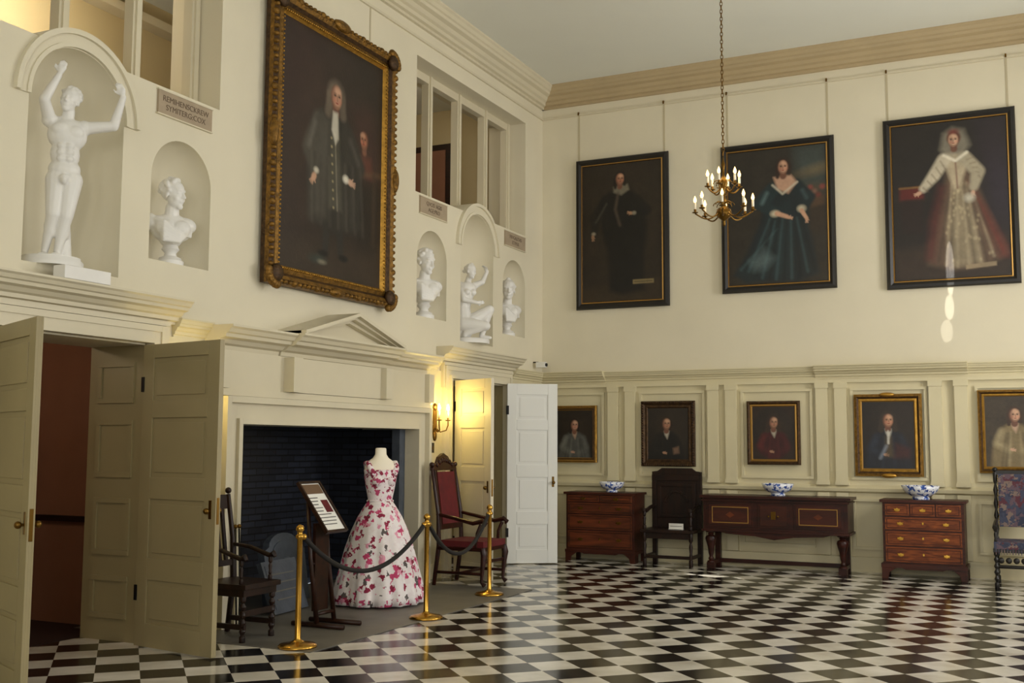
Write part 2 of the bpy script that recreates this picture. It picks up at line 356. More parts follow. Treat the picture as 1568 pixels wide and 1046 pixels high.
# chimneypiece
b=MB()
uframe(FP[0],FP[1],1.775,0,.05,.19); uframe(FP[0],FP[1],1.775,.05,.19,.155); uframe(FP[0],FP[1],1.775,.19,.245,.215)
b.box(0,.14,FP[0]-.32,FP[1]+.32,2.03,2.43,TRIM)
b.box(0,.19,8.44,10.18,2.09,2.42,TRIM)
for y in (8.41,10.05): b.box(0,.26,y,y+.14,2.09,2.42,TRIM)
for y in (FP[0]-.325,FP[1]+.20): b.box(0,.20,y,y+.12,2.09,2.42,TRIM)
b.box(0,.18,FP[0]-.28,FP[1]+.28,2.025,2.085,TRIM)
ym(cornprof(2.40,2.64,.33),7.44,8.375,TRIM); ym(cornprof(2.40,2.64,.33),10.245,11.2,TRIM)
ym(cornprof(2.40,2.645,.40),8.38,10.24,TRIM)
y0,y1,ym_,zb,zt=8.40,10.22,9.31,2.64,2.90
b.prism([(y0,zb),(y1,zb),(ym_,zt-.02)],'x',0,.2,TRIM)
for s in ((y0,ym_),(y1,ym_)):
    for off,d,t in ((.0,.40,.035),(-.03,.34,.04),(-.065,.27,.035)):
        b.prism([(s[0],zb+off*.2),(s[1],zt+off),(s[1],zt+off+t),(s[0],zb+t+off*.2)],'x',0,d,TRIM)
b.obj('chimneypiece')
# ---------------------------------------------------------------- door leaves
PANZ=((.18,.52),(.69,1.15),(1.32,1.79),(1.93,2.27))
def leaf(name,hinge,ang,w=.78,h=2.38,m=TRIM):
    b=MB(); t=.022
    b.box(0,w,-t*.4,t*.4,0,h,m)
    for s in (-1,1):
        y0,y1=(t*.4,t) if s>0 else (-t,-t*.4)
        b.box(0,.13,y0,y1,0,h,m); b.box(w-.13,w,y0,y1,0,h,m)
        zs=[0]+[q for p in PANZ for q in p]+[h]
        for i in range(0,len(zs),2): b.box(.132,w-.132,y0,y1,zs[i],zs[i+1],m)
        for z0,z1 in PANZ:
            yy=(t*.4,t*.75) if s>0 else (-t*.75,-t*.4)
            b.box(.17,w-.17,yy[0],yy[1],z0+.04,z1-.04,m)
    for z in (.35,2.0): b.box(-.012,.02,-.03,.03,z,z+.12,IRON)
    for s in (-1,1):
        b.sph((w-.06,s*.06,1.08),.024,BRASSD); b.tube([(w-.06,s*.02,1.08),(w-.06,s*.06,1.08)],.01,BRASSD)
        b.box(w-.075,w-.045,min(s*.022,s*.026),max(s*.022,s*.026),1.02,1.16,BRASSD)
    b.box(w-.001,w+.003,-.012,.012,.98,1.18,BRASSD)
    return b.obj(name,(hinge[0],hinge[1],.012),ang,bevel=.003)
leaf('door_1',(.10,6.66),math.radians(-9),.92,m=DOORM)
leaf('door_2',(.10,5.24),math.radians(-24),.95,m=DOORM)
leaf('door_3',(.10,11.93),math.radians(-27),.76)
DW=mat('door_white','#e2e2dc',.45); leaf('door_4',(.10,13.38),math.radians(33),.69,h=2.42,m=DW)
# ---------------------------------------------------------------- painting engine
class Pt:
    def __init__(s,W,H,res,bg,seed=0):
        s.W=W;s.H=H;s.nx=int(W*res);s.ny=int(H*res); s.A=100*H/W
        x=np.linspace(0,100,s.nx+1);y=np.linspace(0,s.A,s.ny+1); s.X,s.Y=np.meshgrid(x,y)
        s.r=np.random.RandomState(seed)
        s.c=np.zeros(s.X.shape+(3,)); s.c[:]=lin(bg)
        s.N=s.noise(9)*.5+s.noise(22)*.3+s.noise(55)*.25
        s.c*=(1+.35*s.N)[...,None]
    def noise(s,k):
        ny=int(k*s.A/100)+2; g=s.r.rand(ny+1,k+2)*2-1
        fx=s.X/100*k; fy=np.clip(s.Y/s.A*(ny-1),0,ny-1e-3); ix=np.minimum(fx.astype(int),k);iy=fy.astype(int);tx=fx-ix;ty=fy-iy
        tx=tx*tx*(3-2*tx);ty=ty*ty*(3-2*ty)
        return (g[iy,ix]*(1-tx)+g[iy,ix+1]*tx)*(1-ty)+(g[iy+1,ix]*(1-tx)+g[iy+1,ix+1]*tx)*ty
    def bl(s,m,col,a=1,var=.25):
        m=np.clip(m,0,1)*a; c=np.array(lin(col))[None,None]*(1+var*s.N)[...,None]
        s.c=s.c*(1-m[...,None])+c*m[...,None]
    def ell(s,cx,cy,rx,ry,col,soft=.15,rot=0,a=1):
        dx=s.X-cx;dy=s.Y-cy;c=math.cos(rot);n=math.sin(rot)
        d=np.sqrt(((dx*c+dy*n)/rx)**2+((-dx*n+dy*c)/ry)**2)
        s.bl((1+soft-d)/(2*soft)*1.0,col,a)
    def poly(s,pts,col,soft=1.2,a=1):
        P=np.array(pts,float);n=len(P);d=np.full(s.X.shape,1e9);ins=np.zeros(s.X.shape,bool)
        for i in range(n):
            x0,y0=P[i];x1,y1=P[(i+1)%n];ex,ey=x1-x0,y1-y0
            t=np.clip(((s.X-x0)*ex+(s.Y-y0)*ey)/(ex*ex+ey*ey+1e-9),0,1)
            d=np.minimum(d,np.hypot(s.X-x0-t*ex,s.Y-y0-t*ey))
            c=((y0>s.Y)!=(y1>s.Y))&(s.X<(x1-x0)*(s.Y-y0)/(y1-y0+1e-12)+x0)
            ins^=c
        sd=np.where(ins,d,-d); s.bl(.5+sd/(2*soft),col,a)
    def line(s,pts,w,col,soft=.6,a=1):
        m=np.zeros(s.X.shape)
        for i in range(len(pts)-1):
            (x0,y0),(x1,y1)=pts[i],pts[i+1];ex,ey=x1-x0,y1-y0
            w0,w1=(w,w) if not hasattr(w,'__len__') else (w[i],w[i+1])
            t=np.clip(((s.X-x0)*ex+(s.Y-y0)*ey)/(ex*ex+ey*ey+1e-9),0,1)
            d=np.hypot(s.X-x0-t*ex,s.Y-y0-t*ey); m=np.maximum(m,.5+((w0+(w1-w0)*t)-d)/(2*soft))
        s.bl(m,col,a)
    def face(s,cx,cy,r,skin='#b98a6c',hair='#2a1c14',style='short',turn=.15):
        dk='#6b4635'
        if style=='wig':
            s.ell(cx,cy-r*.2,r*1.25,r*1.25,hair,.25); s.line([(cx-r*.9,cy),(cx-r*1.1,cy+r*1.5)],[r*.42,r*.5],hair,1.4); s.line([(cx+r*.9,cy),(cx+r*1.05,cy+r*1.4)],[r*.4,r*.45],hair,1.4)
        elif style=='long':
            s.ell(cx,cy-r*.2,r*1.08,r*1.2,hair,.2); s.line([(cx-r*.75,cy),(cx-r*.85,cy+r*1.5)],[r*.4,r*.25],hair,1); s.line([(cx+r*.8,cy),(cx+r*.9,cy+r*1.1)],[r*.35,r*.2],hair,1)
        else: s.ell(cx,cy-r*.35,r*.98,r*1.0,hair,.2)
        s.line([(cx,cy+r*.5),(cx,cy+r*1.4)],[r*.4,r*.48],dk,.9)
        s.ell(cx,cy,r*.76,r*1.04,dk,.2); s.ell(cx+turn*r,cy-.02*r,r*.64,r*.94,skin,.22)
        s.ell(cx+turn*r*2,cy-.5*r,r*.4,r*.32,'#d2a888',.7,0,.6); s.ell(cx-r*.4,cy+.1*r,r*.25,r*.7,dk,.7,0,.55)
        for e in (-.3,.32):
            s.ell(cx+turn*r+e*r,cy-.14*r,r*.2,r*.12,dk,.6,0,.7); s.ell(cx+turn*r+e*r,cy-.12*r,r*.13,r*.07,'#20140f',.4)
            s.line([(cx+turn*r+(e-.16)*r,cy-.3*r),(cx+turn*r+(e+.16)*r,cy-.32*r)],r*.03,'#4a3020',.5,.7)
            s.ell(cx+turn*r+e*r*1.2,cy+.28*r,r*.22,r*.18,'#c07058',.8,0,.4)
        s.line([(cx+turn*r*1.1,cy-.1*r),(cx+turn*r*1.4,cy+.28*r)],r*.06,dk,.6,.7)
        s.ell(cx+turn*r,cy+.5*r,r*.2,r*.07,'#86332c',.4); s.ell(cx+turn*r,cy+.85*r,r*.4,r*.12,dk,.8,0,.5)
    def hand(s,x,y,r,ang,skin='#b98a6c'):
        s.ell(x,y,r,r*.7,skin,.3,ang)
        for i in range(4):
            a=ang-.35+.23*i; s.line([(x+r*.5*math.cos(a),y+r*.5*math.sin(a)),(x+r*1.7*math.cos(a),y+r*1.7*math.sin(a))],[r*.17,r*.11],skin,.4)
        a=ang-1.0; s.line([(x,y),(x+r*1.2*math.cos(a),y+r*1.2*math.sin(a))],[r*.2,r*.13],skin,.3)
    def mesh(s,name):
        nx,ny=s.nx+1,s.ny+1
        co=np.zeros((ny,nx,3)); co[...,0]=s.X/100*s.W-s.W/2; co[...,2]=s.H/2-s.Y/s.A*s.H
        me=bpy.data.meshes.new(name)
        idx=np.arange(nx*ny).reshape(ny,nx)
        q=np.stack([idx[:-1,:-1],idx[1:,:-1],idx[1:,1:],idx[:-1,1:]],-1).reshape(-1,4)
        me.vertices.add(nx*ny); me.vertices.foreach_set('co',co.ravel())
        me.loops.add(q.size); me.loops.foreach_set('vertex_index',q.ravel().astype(np.int32))
        me.polygons.add(len(q)); me.polygons.foreach_set('loop_start',np.arange(0,q.size,4,dtype=np.int32))
        me.update(calc_edges=True); me.validate()
        at=me.color_attributes.new('Col','FLOAT_COLOR','POINT')
        cc=np.ones((ny*nx,4),np.float32); cc[:,:3]=np.clip(s.c.reshape(-1,3),0,1); at.data.foreach_set('color',cc.ravel())
        me.materials.append(PAINT); return me
PAINT=bpy.data.materials.new('oil_paint'); PAINT.use_nodes=True
_n=PAINT.node_tree; _a=_n.nodes.new('ShaderNodeAttribute'); _a.attribute_name='Col'
_n.links.new(_a.outputs['Color'],_n.nodes['Principled BSDF'].inputs['Base Color']); _n.nodes['Principled BSDF'].inputs['Roughness'].default_value=.42
_t=_n.nodes.new('ShaderNodeTexNoise'); _t.inputs['Scale'].default_value=60; _b=_n.nodes.new('ShaderNodeBump'); _b.inputs['Strength'].default_value=.15; _b.inputs['Distance'].default_value=.01
_n.links.new(_t.outputs['Fac'],_b.inputs['Height']); _n.links.new(_b.outputs[0],_n.nodes['Principled BSDF'].inputs['Normal'])
def framed(name,W,H,prof,mats,art,loc,rz,orn=None,tilt=0):
    b=MB(); n=len(prof)
    def cor(i,d): return [(-W/2+i,-d,-H/2+i),(W/2-i,-d,-H/2+i),(W/2-i,-d,H/2-i),(-W/2+i,-d,H/2-i)]
    b.add(cor(0,0),[(0,1,2,3)],mats[0]) 
    rings=[cor(0,0)]+[cor(i,d) for i,d in prof]
    for k in range(len(rings)-1):
        m=mats[min(k,len(mats)-1)]
        b.add(rings[k]+rings[k+1],[(j,(j+1)%4,4+(j+1)%4,4+j) for j in range(4)],m)
    if orn: orn(b,W,H)
    o=b.obj(name,loc,rz,tilt)
    me=art.mesh(name+'_canvas'); c=bpy.data.objects.new('canvas',me); COL.objects.link(c); c.parent=o; c.location=(0,-prof[-1][1]-.001,0)
    return o
# large gilt portrait
W,H=2.22,2.90; pf=[(0,.05),(.01,.09),(.05,.12),(.09,.10),(.12,.07),(.16,.085),(.18,.06),(.20,.04)]
p=Pt(W-.4,H-.4,125,'#241a13',1)
p.ell(20,30,30,50,'#33211a',.9,0,.8); p.poly([(0,0),(36,0),(26,25),(12,50),(0,60)],'#2a1713',8,.7); p.poly([(68,36),(86,30),(96,44),(98,75),(82,78),(70,58)],'#3a211c',8,.7)
p.poly([(0,82),(24,78),(20,125),(0,135)],'#2e201a',8,.6); p.poly([(70,76),(100,74),(100,120),(72,118)],'#1d150f',5,.9)
# secondary sculpted head on the table
p.poly([(74,60),(88,60),(92,72),(70,72)],'#5a3024',2.5,.8); p.face(81,50,5,'#8a5840','#3a2018','short',-.2)
p.line([(72,72),(98,68)],1.4,'#54402c',1.4,.7); p.line([(92,70),(92,112)],1.8,'#33261a',1.2,.7)
p.poly([(0,122),(100,116),(100,140),(0,140)],'#33281d',6,.8)
p.line([(44,98),(43,122)],[3.6,2.8],'#25231f',.9); p.line([(56,98),(58,122)],[3.6,2.8],'#25231f',.9); p.ell(41,125,5,2,'#0d0a08',.3); p.ell(61,125,5,2,'#0d0a08',.3)
p.poly([(36,43),(62,43),(75,56),(79,84),(79,108),(50,112),(26,108),(25,84),(25,60)],'#24211c',2.5)
p.poly([(37,45),(46,48),(43,104),(29,106),(27,80),(28,58)],'#46423a',4,.85)
p.poly([(60,46),(70,56),(76,86),(74,104),(60,106)],'#34312b',4,.7)
p.poly([(47,45),(54,45),(57,76),(59,98),(45,98)],'#403e34',1.6); p.line([(50,47),(54,98)],.5,'#8a8270',.5,.6)
for i in range(9): p.ell(47+i*.4,57+i*5,.9,.8,'#8d8060',.4)
p.line([(34,50),(26,68),(35,81)],[5.5,6,4],'#3f3b33',1.8); p.line([(31,52),(26,66)],1.5,'#68625a',1.8,.6)
p.line([(64,52),(76,68),(66,78)],[5.5,6,3.8],'#2b2823',1.8); p.line([(66,54),(75,66)],1.4,'#544f48',1.8,.5)
for i in range(7): p.line([(29+i*8,70),(30+i*8.5,108)],.7,'#625c52',1.8,.28)
for k in (31,37,65,72): p.line([(k,70),(k+1,106)],.9,'#12100d',1.6,.5)
p.hand(31,83,2.9,2.2,'#b08a70'); p.hand(67,79,2.9,.2,'#b8937a'); p.ell(62,78,2.8,2.2,'#d0cab8',.5); p.ell(33,79,2.2,1.7,'#b5ae9c',.5)
p.face(51,32,6.8,'#b5886e','#5c5144','wig',.12); p.poly([(48,41),(53,41),(54,56),(51,60),(47,52)],'#b5af9e',1)
p.ell(36,129,7,2.4,'#2c3a34',.6,0,.7); p.ell(40,130,3.5,1.2,'#8a836f',.7,0,.6)
def orn1(b,W,H):
    st=.075
    def lump(x,z,s,m=GILT): b.sph((x,-.10,z),(s,.035,s*.8),m,8,6)
    n=int(W/st)
    for i in range(n+1):
        x=-W/2+.03+(W-.06)*i/n; big=1+ (.5 if i%5==0 else 0)
        for z in (-H/2+.03,H/2-.03): lump(x,z,.03*big)
    n=int(H/st)
    for i in range(n+1):
        z=-H/2+.03+(H-.06)*i/n; big=1+(.5 if i%5==0 else 0)
        for x in (-W/2+.03,W/2-.03): lump(x,z,.03*big)
    for sx in (-1,1):
        for sz in (-1,1):
            for a in range(7):
                t=a/6*pi/2; b.sph((sx*(W/2-.12+.13*math.sin(t)),-.11,sz*(H/2-.12+.13*math.cos(t))),(.045,.04,.045),GILT,8,6)
            b.sph((sx*(W/2-.1),-.12,sz*(H/2-.1)),(.09,.045,.09),GILTD,10,7)
    b.sph((0,-.11,H/2-.03),(.16,.05,.06),GILT,10,7); b.sph((0,-.11,-H/2+.03),(.14,.05,.05),GILT,10,7)
    for sx in (-1,1): b.sph((sx*(W/2-.02),-.11,0),(.05,.05,.14),GILT,10,7)
    n=60
    for i in range(n):
        for z in (-H/2+.17,H/2-.17): b.sph((-W/2+.17+(W-.34)*i/(n-1),-.085,z),.012,GILTB,6,4)
        for x in (-W/2+.17,W/2-.17): b.sph((x,-.085,-H/2+.17+(H-.34)*i/(n-1)),.012,GILTB,6,4)
framed('framed_portrait',W,H,pf,[GILTD,GILT,GILTD,GILT,GILTD,GILT,GILTB,GILTB],p,(.03,9.26,4.57),pi/2,orn1)
pfb=[(0,.03),(.015,.055),(.05,.06),(.085,.04),(.10,.045),(.108,.03)]
mb_=[BLACKW,BLACKW,BLACKW,BLACKW,GOLDL,GILTD]
def bp(x0,x1,z0,z1,art,name='framed_portrait'):
    return framed(name,x1-x0,z1-z0,pfb,mb_,art,((x0+x1)/2,L-.02,(z0+z1)/2),0)
x0,x1,z0,z1=.57,1.99,3.57,5.80
p=Pt(x1-x0-.216,z1-z0-.216,105,'#231b13',2)
p.ell(60,60,45,80,'#2a2117',.8); p.poly([(0,150),(100,140),(100,170),(0,170)],'#2f2417',5)
p.poly([(34,34),(60,32),(76,46),(82,80),(78,110),(78,156),(52,160),(34,156),(32,108),(24,80),(22,50)],'#0f0d0b',3)
p.line([(30,44),(16,66),(15,82)],[7,7,4.5],'#12100d',2); p.line([(66,46),(82,60),(66,68)],[7,6,4.5],'#12100d',2)
for i in range(3): p.line([(31-i*5,48+i*8),(27-i*5,54+i*8)],1.2,'#3c3830',1.2,.7)
p.ell(14,84,2.6,2,'#8a8270',.5); p.hand(13,88,2.8,1.5,'#8f6c52')
p.hand(62,62,2.8,3.4,'#a07a5c'); p.ell(66,62,2.6,2.2,'#8a8270',.5); p.poly([(40,28),(58,26),(60,33),(50,39),(40,35)],'#6e6858',1.5); p.line([(46,36),(42,56),(48,76)],[1.6,1.8,1.6],'#54463a',1.5,.6)
p.face(48,19,6.8,'#a1745a','#17100c','long',.1)
p.poly([(64,143),(90,143),(90,148),(64,148)],'#7d6e4a',.6); p.line([(66,145.5),(88,145.5)],.4,'#2a2014',.3)
bp(x0,x1,z0,z1,p)
x0,x1,z0,z1=2.75,4.29,3.69,5.76
p=Pt(x1-x0-.216,z1-z0-.216,105,'#29241d',3)
p.poly([(68,0),(100,0),(100,56),(74,52)],'#39423f',7,.9); p.ell(90,26,18,5,'#6a5c40',.8,-.2,.7); p.ell(88,46,14,6,'#4a3c2a',.8,0,.7); p.poly([(68,52),(100,50),(100,90),(76,90)],'#2e241a',5,.9)
p.poly([(66,56),(98,53),(98,62),(68,68)],'#4a3626',2)
for i in range(7): p.ell(72+4*i,44+(i%3)*4,2.6,2.4,('#8d4038','#7d5a4a','#6a3028')[i%3],.6,0,.8)
p.poly([(0,124),(100,118),(100,140),(0,140)],'#2b241a',4,.8)
p.poly([(44,38),(72,36),(82,60),(82,84),(88,112),(92,132),(70,140),(40,138),(16,138),(4,130),(18,108),(32,78),(38,56)],'#121d21',2.5)
p.poly([(44,60),(62,56),(66,90),(60,134),(20,134),(8,128),(28,106)],'#17272b',5,.8)
for a in ((44,70,20,126),(48,76,34,134),(56,72,48,136),(64,72,64,136),(70,74,80,130),(50,84,12,124)): p.line([a[:2],a[2:]],[.4,1.2],'#466064',1.6,.4)
for a in ((46,74,28,130),(52,74,41,136),(60,74,56,136),(67,74,73,134),(74,72,87,128)): p.line([a[:2],a[2:]],[.5,1.6],'#080e10',1.8,.7)
p.poly([(22,116),(36,104),(46,114),(38,124),(26,126)],'#7d9496',5,.3)
p.line([(46,42),(34,56),(47,68)],[7,7.5,5],'#17292d',1.6); p.line([(70,40),(82,54),(76,66)],[6.5,6.5,5],'#132226',1.6)
p.line([(40,46),(35,56)],1.8,'#5e7678',1.8,.6); p.line([(76,46),(80,54)],1.6,'#4a5e60',1.8,.5)
p.ell(48,68,4.4,3.2,'#b8ad94',.5); p.ell(75,65,4,3.4,'#b8ad94',.5)
p.poly([(47,30),(65,29),(71,37),(62,48),(51,43)],'#bb947a',1.6); p.line([(46,38),(56,48),(71,37)],1.0,'#c8c0ac',1,.8)
p.line([(50,68),(60,72)],[2.4,2],'#bd9378',.8); p.hand(62,73,2.4,.3,'#bd9378'); p.line([(75,67),(79,74)],[2.2,1.8],'#bd9378',.6); p.hand(80,76,2.4,1.6,'#bd9378')
p.face(57,20,6.8,'#c4977c','#2c1b12','long',.0)
bp(x0,x1,z0,z1,p)
x0,x1,z0,z1=4.92,6.50,3.62,5.86
p=Pt(x1-x0-.216,z1-z0-.216,105,'#1c1612',4)
p.poly([(0,120),(100,110),(100,150),(0,150)],'#33261c',5,.8); p.poly([(72,0),(100,0),(100,100),(84,60),(76,30)],'#251c22',5,.8); p.ell(92,70,10,30,'#2b2430',.7,0,.6)
p.poly([(6,60),(27,60),(27,72),(6,72)],'#5a1a16',2); p.poly([(6,72),(27,72),(26,104),(7,104)],'#20130f',2); p.line([(6,60),(27,60)],.8,'#7a5a30',.8)
p.poly([(50,34),(62,34),(72,60),(86,98),(97,128),(82,138),(50,140),(30,134),(36,98),(46,62)],'#5e4a3a',4)
p.poly([(54,60),(63,60),(72,98),(76,136),(50,138),(47,98)],'#857860',4)
p.poly([(46,62),(40,100),(35,132),(28,130),(32,92),(41,60)],'#4e201c',4,.8); p.poly([(67,60),(80,84),(97,122),(98,131),(91,131),(75,84)],'#66261e',4,.8)
for a in ((52,60,45,136),(57,60,55,138),(61,60,65,138),(65,60,75,136),(68,62,86,130)): p.line([a[:2],a[2:]],[.4,.9],'#b0a184',1.6,.5)
for a in ((50,66,39,132),(54,64,49,136),(62,62,70,137),(66,64,80,134),(68,66,91,128)): p.line([a[:2],a[2:]],[.4,1.0],'#33241c',1.8,.6)
r_=np.random.RandomState(3)
for k in range(40):
    t_=r_.rand(); xx=58+(r_.rand()-.5)*(14+40*t_)+8*t_; yy=64+70*t_; p.ell(xx,yy,1,1.4,'#c4b490',.8,0,.35)
p.poly([(48,30),(62,30),(67,40),(60,62),(54,66),(46,40)],'#a89a80',1.8)
p.line([(46,36),(37,50),(27,62)],[6,5.5,3.5],'#b8ae98',1.6); p.line([(64,36),(75,50),(71,64)],[6,6,4],'#a0967f',1.6)
for i in range(5): p.line([(43-4*i,37+6*i),(47-4*i,45+5*i)],.6,'#6a5844',.9,.6); p.line([(66+2.4*i,38+4*i),(72+1.2*i,36+5*i)],.5,'#6a5844',.9,.5)
p.hand(23,66,2.6,2.8,'#c29a80'); p.hand(70,70,2.6,1.9,'#c29a80'); p.ell(67,74,4,3.6,'#bcb6a4',.7)
p.poly([(43,26),(46,11),(54,6),(64,9),(69,24),(62,33),(48,33)],'#8a8372',3,.7); p.line([(46,32),(56,38),(66,31)],1.3,'#d8d0bc',1)
p.face(55,18,6.2,'#cda88c','#5a3420','short',-.05); p.ell(55,10,4.4,2.4,'#7a2c24',.6,0,.7)
p.line([(56,40),(57,64)],.6,'#5c1a16',.8,.7)
p.poly([(62,137),(88,135),(88,139),(62,141)],'#8d7c62',.6)
bp(x0,x1,z0,z1,p)
def sp(x0,x1,z0,z1,art_fn,mats,name,fw=.085,bgc='#1a1410',seed=9,orn=None):
    pf=[(0,.03),(.01,.045),(fw*.35,.05),(fw*.6,.03),(fw*.85,.035),(fw,.02)]
    p=Pt(x1-x0-2*fw,z1-z0-2*fw,200,bgc,seed); art_fn(p)
    framed(name,x1-x0,z1-z0,pf,mats,p,((x0+x1)/2,L-.06,(z0+z1)/2),0,orn)
def half(dress,hi,neck,hair,style,skin,x=50,extra=None):
    def fn(p):
        A=p.A
        p.ell(x+18,40,40,50,'#33281e',.9,0,.6)
        p.poly([(x-12,56),(x+12,56),(x+28,66),(x+40,94),(x+44,A+5),(x-46,A+5),(x-40,92),(x-28,66)],dress,4)
        p.line([(x-24,72),(x-33,94),(x-12,108)],[6,7,4],hi,6,.5); p.line([(x+26,72),(x+33,96),(x+14,108)],[5,6,4],hi,6,.28)
        p.line([(x-8,72),(x-12,A)],[1.2,2.2],hi,3.5,.4); p.line([(x+10,72),(x+12,A)],[1,1.6],hi,3.5,.3)
        for q in (-26,-18,22,30): p.line([(x+q*.6,74),(x+q,A)],1.2,'#0c0a09',3,.4)
        p.poly([(x-6,55),(x+7,55),(x+6,62),(x+2,74),(x-4,64)],neck,2.5)
        p.hand(x-6,107,4.2,.2,skin)
        p.face(x,38,12.5,skin,hair,style,.12)
        if extra: extra(p)
    return fn
GM=[GILTD,GILTB,GILT,GILTD,GILTB,GOLDL]
sp(.20,.90,1.35,2.17,half('#4a4a46','#7c7c74','#a08470','#1c1410','long','#ab8470'),[GILTD,GILTB,GILT,GOLDL,GILTD,GOLDL],'small_portrait',.07,seed=11)
def beads(b,W,H):
    n=26
    for i in range(n):
        for z in (-H/2+.02,H/2-.02): b.sph((-W/2+.02+(W-.04)*i/(n-1),-.05,z),.016,GILTD,7,5)
        for x in (-W/2+.02,W/2-.02): b.sph((x,-.05,-H/2+.02+(H-.04)*i/(n-1)),.016,GILTD,7,5)
def oval(p):
    d=np.sqrt(((p.X-50)/47)**2+((p.Y-p.A/2)/(p.A*.47))**2); p.bl((d-1)*8,'#2a1c12')
sp(1.57,2.35,1.31,2.22,half('#100e0d','#1e1a17','#a29a8a','#2a1a10','long','#a07a60',46,lambda p:(p.poly([(62,96),(76,92),(78,108),(64,110)],'#8a6a54',3,.6))),[DARKW,GILTD,DARKW,GILTD],'small_portrait',.10,seed=12,orn=beads)
sp(3.07,3.78,1.35,2.20,half('#3c1012','#5c201d','#a8a08e','#33241a','wig','#a07a60',50,oval),[BRASSD,GILTD,GILTD,GILTD,GOLDL],'small_portrait',.075,seed=13)
sp(4.47,5.30,1.22,2.27,half('#1a1d26','#2c3342','#bdb9ac','#33281f','wig','#b08468',50,lambda p:(p.poly([(44,70),(56,70),(60,112),(44,112)],'#56472f',4,.7),p.line([(50,60),(50,84)],1.8,'#c4c0b4',2),p.poly([(64,84),(92,94),(90,114),(60,114)],'#43201c',5,.8),p.line([(46,90),(34,114)],2.6,'#8a93a0',3,.6))),GM,'small_portrait',.10,seed=14,orn=lambda b,W,H:(b.sph((0,-.05,H/2-.01),(.1,.03,.03),GILTB,10,6),b.sph((0,-.05,-H/2+.01),(.1,.03,.03),GILTB,10,6)))
sp(5.95,6.72,1.28,2.30,half('#7a6a4a','#b8aa84','#bd9c82','#3a2618','long','#c49c80',54),GM,'small_portrait',.08,bgc='#3c3224',seed=15)
sp(7.55,8.30,1.28,2.30,half('#3d4a58','#66788a','#cfae92','#3a2618','long','#cfa286',50),GM,'small_portrait',.08,bgc='#2a221a',seed=16)
b=MB(); WIRE=mat('pale_strap','#bdb294',.6)
for (a,c,z) in ((.60,1.92,5.803),(2.84,4.21,5.763),(4.98,6.42,5.863)):
    for x in (a,c): b.box(x-.012,x+.012,L-.006,L-.001,z,6.499,WIRE); b.box(x-.01,x+.01,L-.04,L-.01,6.505,6.55,BRASSD)
for y in (8.6,10.0): b.box(.001,.006,y-.012,y+.012,6.025,6.499,WIRE)
b.obj('picture_hanging_straps')
# ---------------------------------------------------------------- plaques
PLQ=mat('plaque_stone','#a5947c',.7,n=.08,ns=8); LET=mat('letter_dark','#6b5a48',.8)
def plaque(c,txt):
    b=MB(); b.box(0.001,.02,c-.33,c+.33,4.375,4.585,PLQ); b.box(0.001,.026,c-.34,c+.34,4.37,4.38,TRIM); b.box(0.001,.026,c-.34,c+.34,4.58,4.59,TRIM)
    o=b.obj('inscribed_plaque')
    cu=bpy.data.curves.new('lettering','FONT'); cu.body=txt; cu.size=.07; cu.align_x='CENTER'; cu.align_y='CENTER'; cu.extrude=.0008; cu.space_line=1.05
    t=bpy.data.objects.new('lettering',cu); COL.objects.link(t); t.location=(.0225,c,4.48); t.rotation_euler=(pi/2,0,pi/2); cu.materials.append(LET); t.parent=o
for c,t in ((7.11,'REMIHENSCKREW\nSYMITERG:COX'),(11.46,'QVOD AGIS\nAGE:PRO'),(13.79,'FRVGALITAS\nET:PAX')): plaque(c,t)
# ---------------------------------------------------------------- sculpture
def sculpt(b,name,loc,rz,voxel=.008,sm=4,extra=None,mt=MARB):
    o=b.obj('tmpsc',recalc=False)
    md=o.modifiers.new('r','REMESH'); md.mode='VOXEL'; md.voxel_size=voxel; md.use_smooth_shade=True
    s=o.modifiers.new('s','SMOOTH'); s.iterations=sm; s.factor=.5
    bpy.context.view_layer.update(); dg=bpy.context.evaluated_depsgraph_get(); me=bpy.data.meshes.new_from_object(o.evaluated_get(dg)); bpy.data.objects.remove(o)
    me.materials.clear(); me.materials.append(mt)
    if extra:
        bm=bmesh.new(); bm.from_mesh(me); e=extra.obj('tmpe'); bm.from_mesh(e.data); bm.to_mesh(me); bm.free(); bpy.data.objects.remove(e)
    for p in me.polygons: p.use_smooth=True
    if extra: me.set_sharp_from_angle(angle=math.radians(50))
    o=bpy.data.objects.new(name,me); COL.objects.link(o); o.location=loc; o.rotation_euler=(0,0,rz); me.name=name
    return o
M=MARB
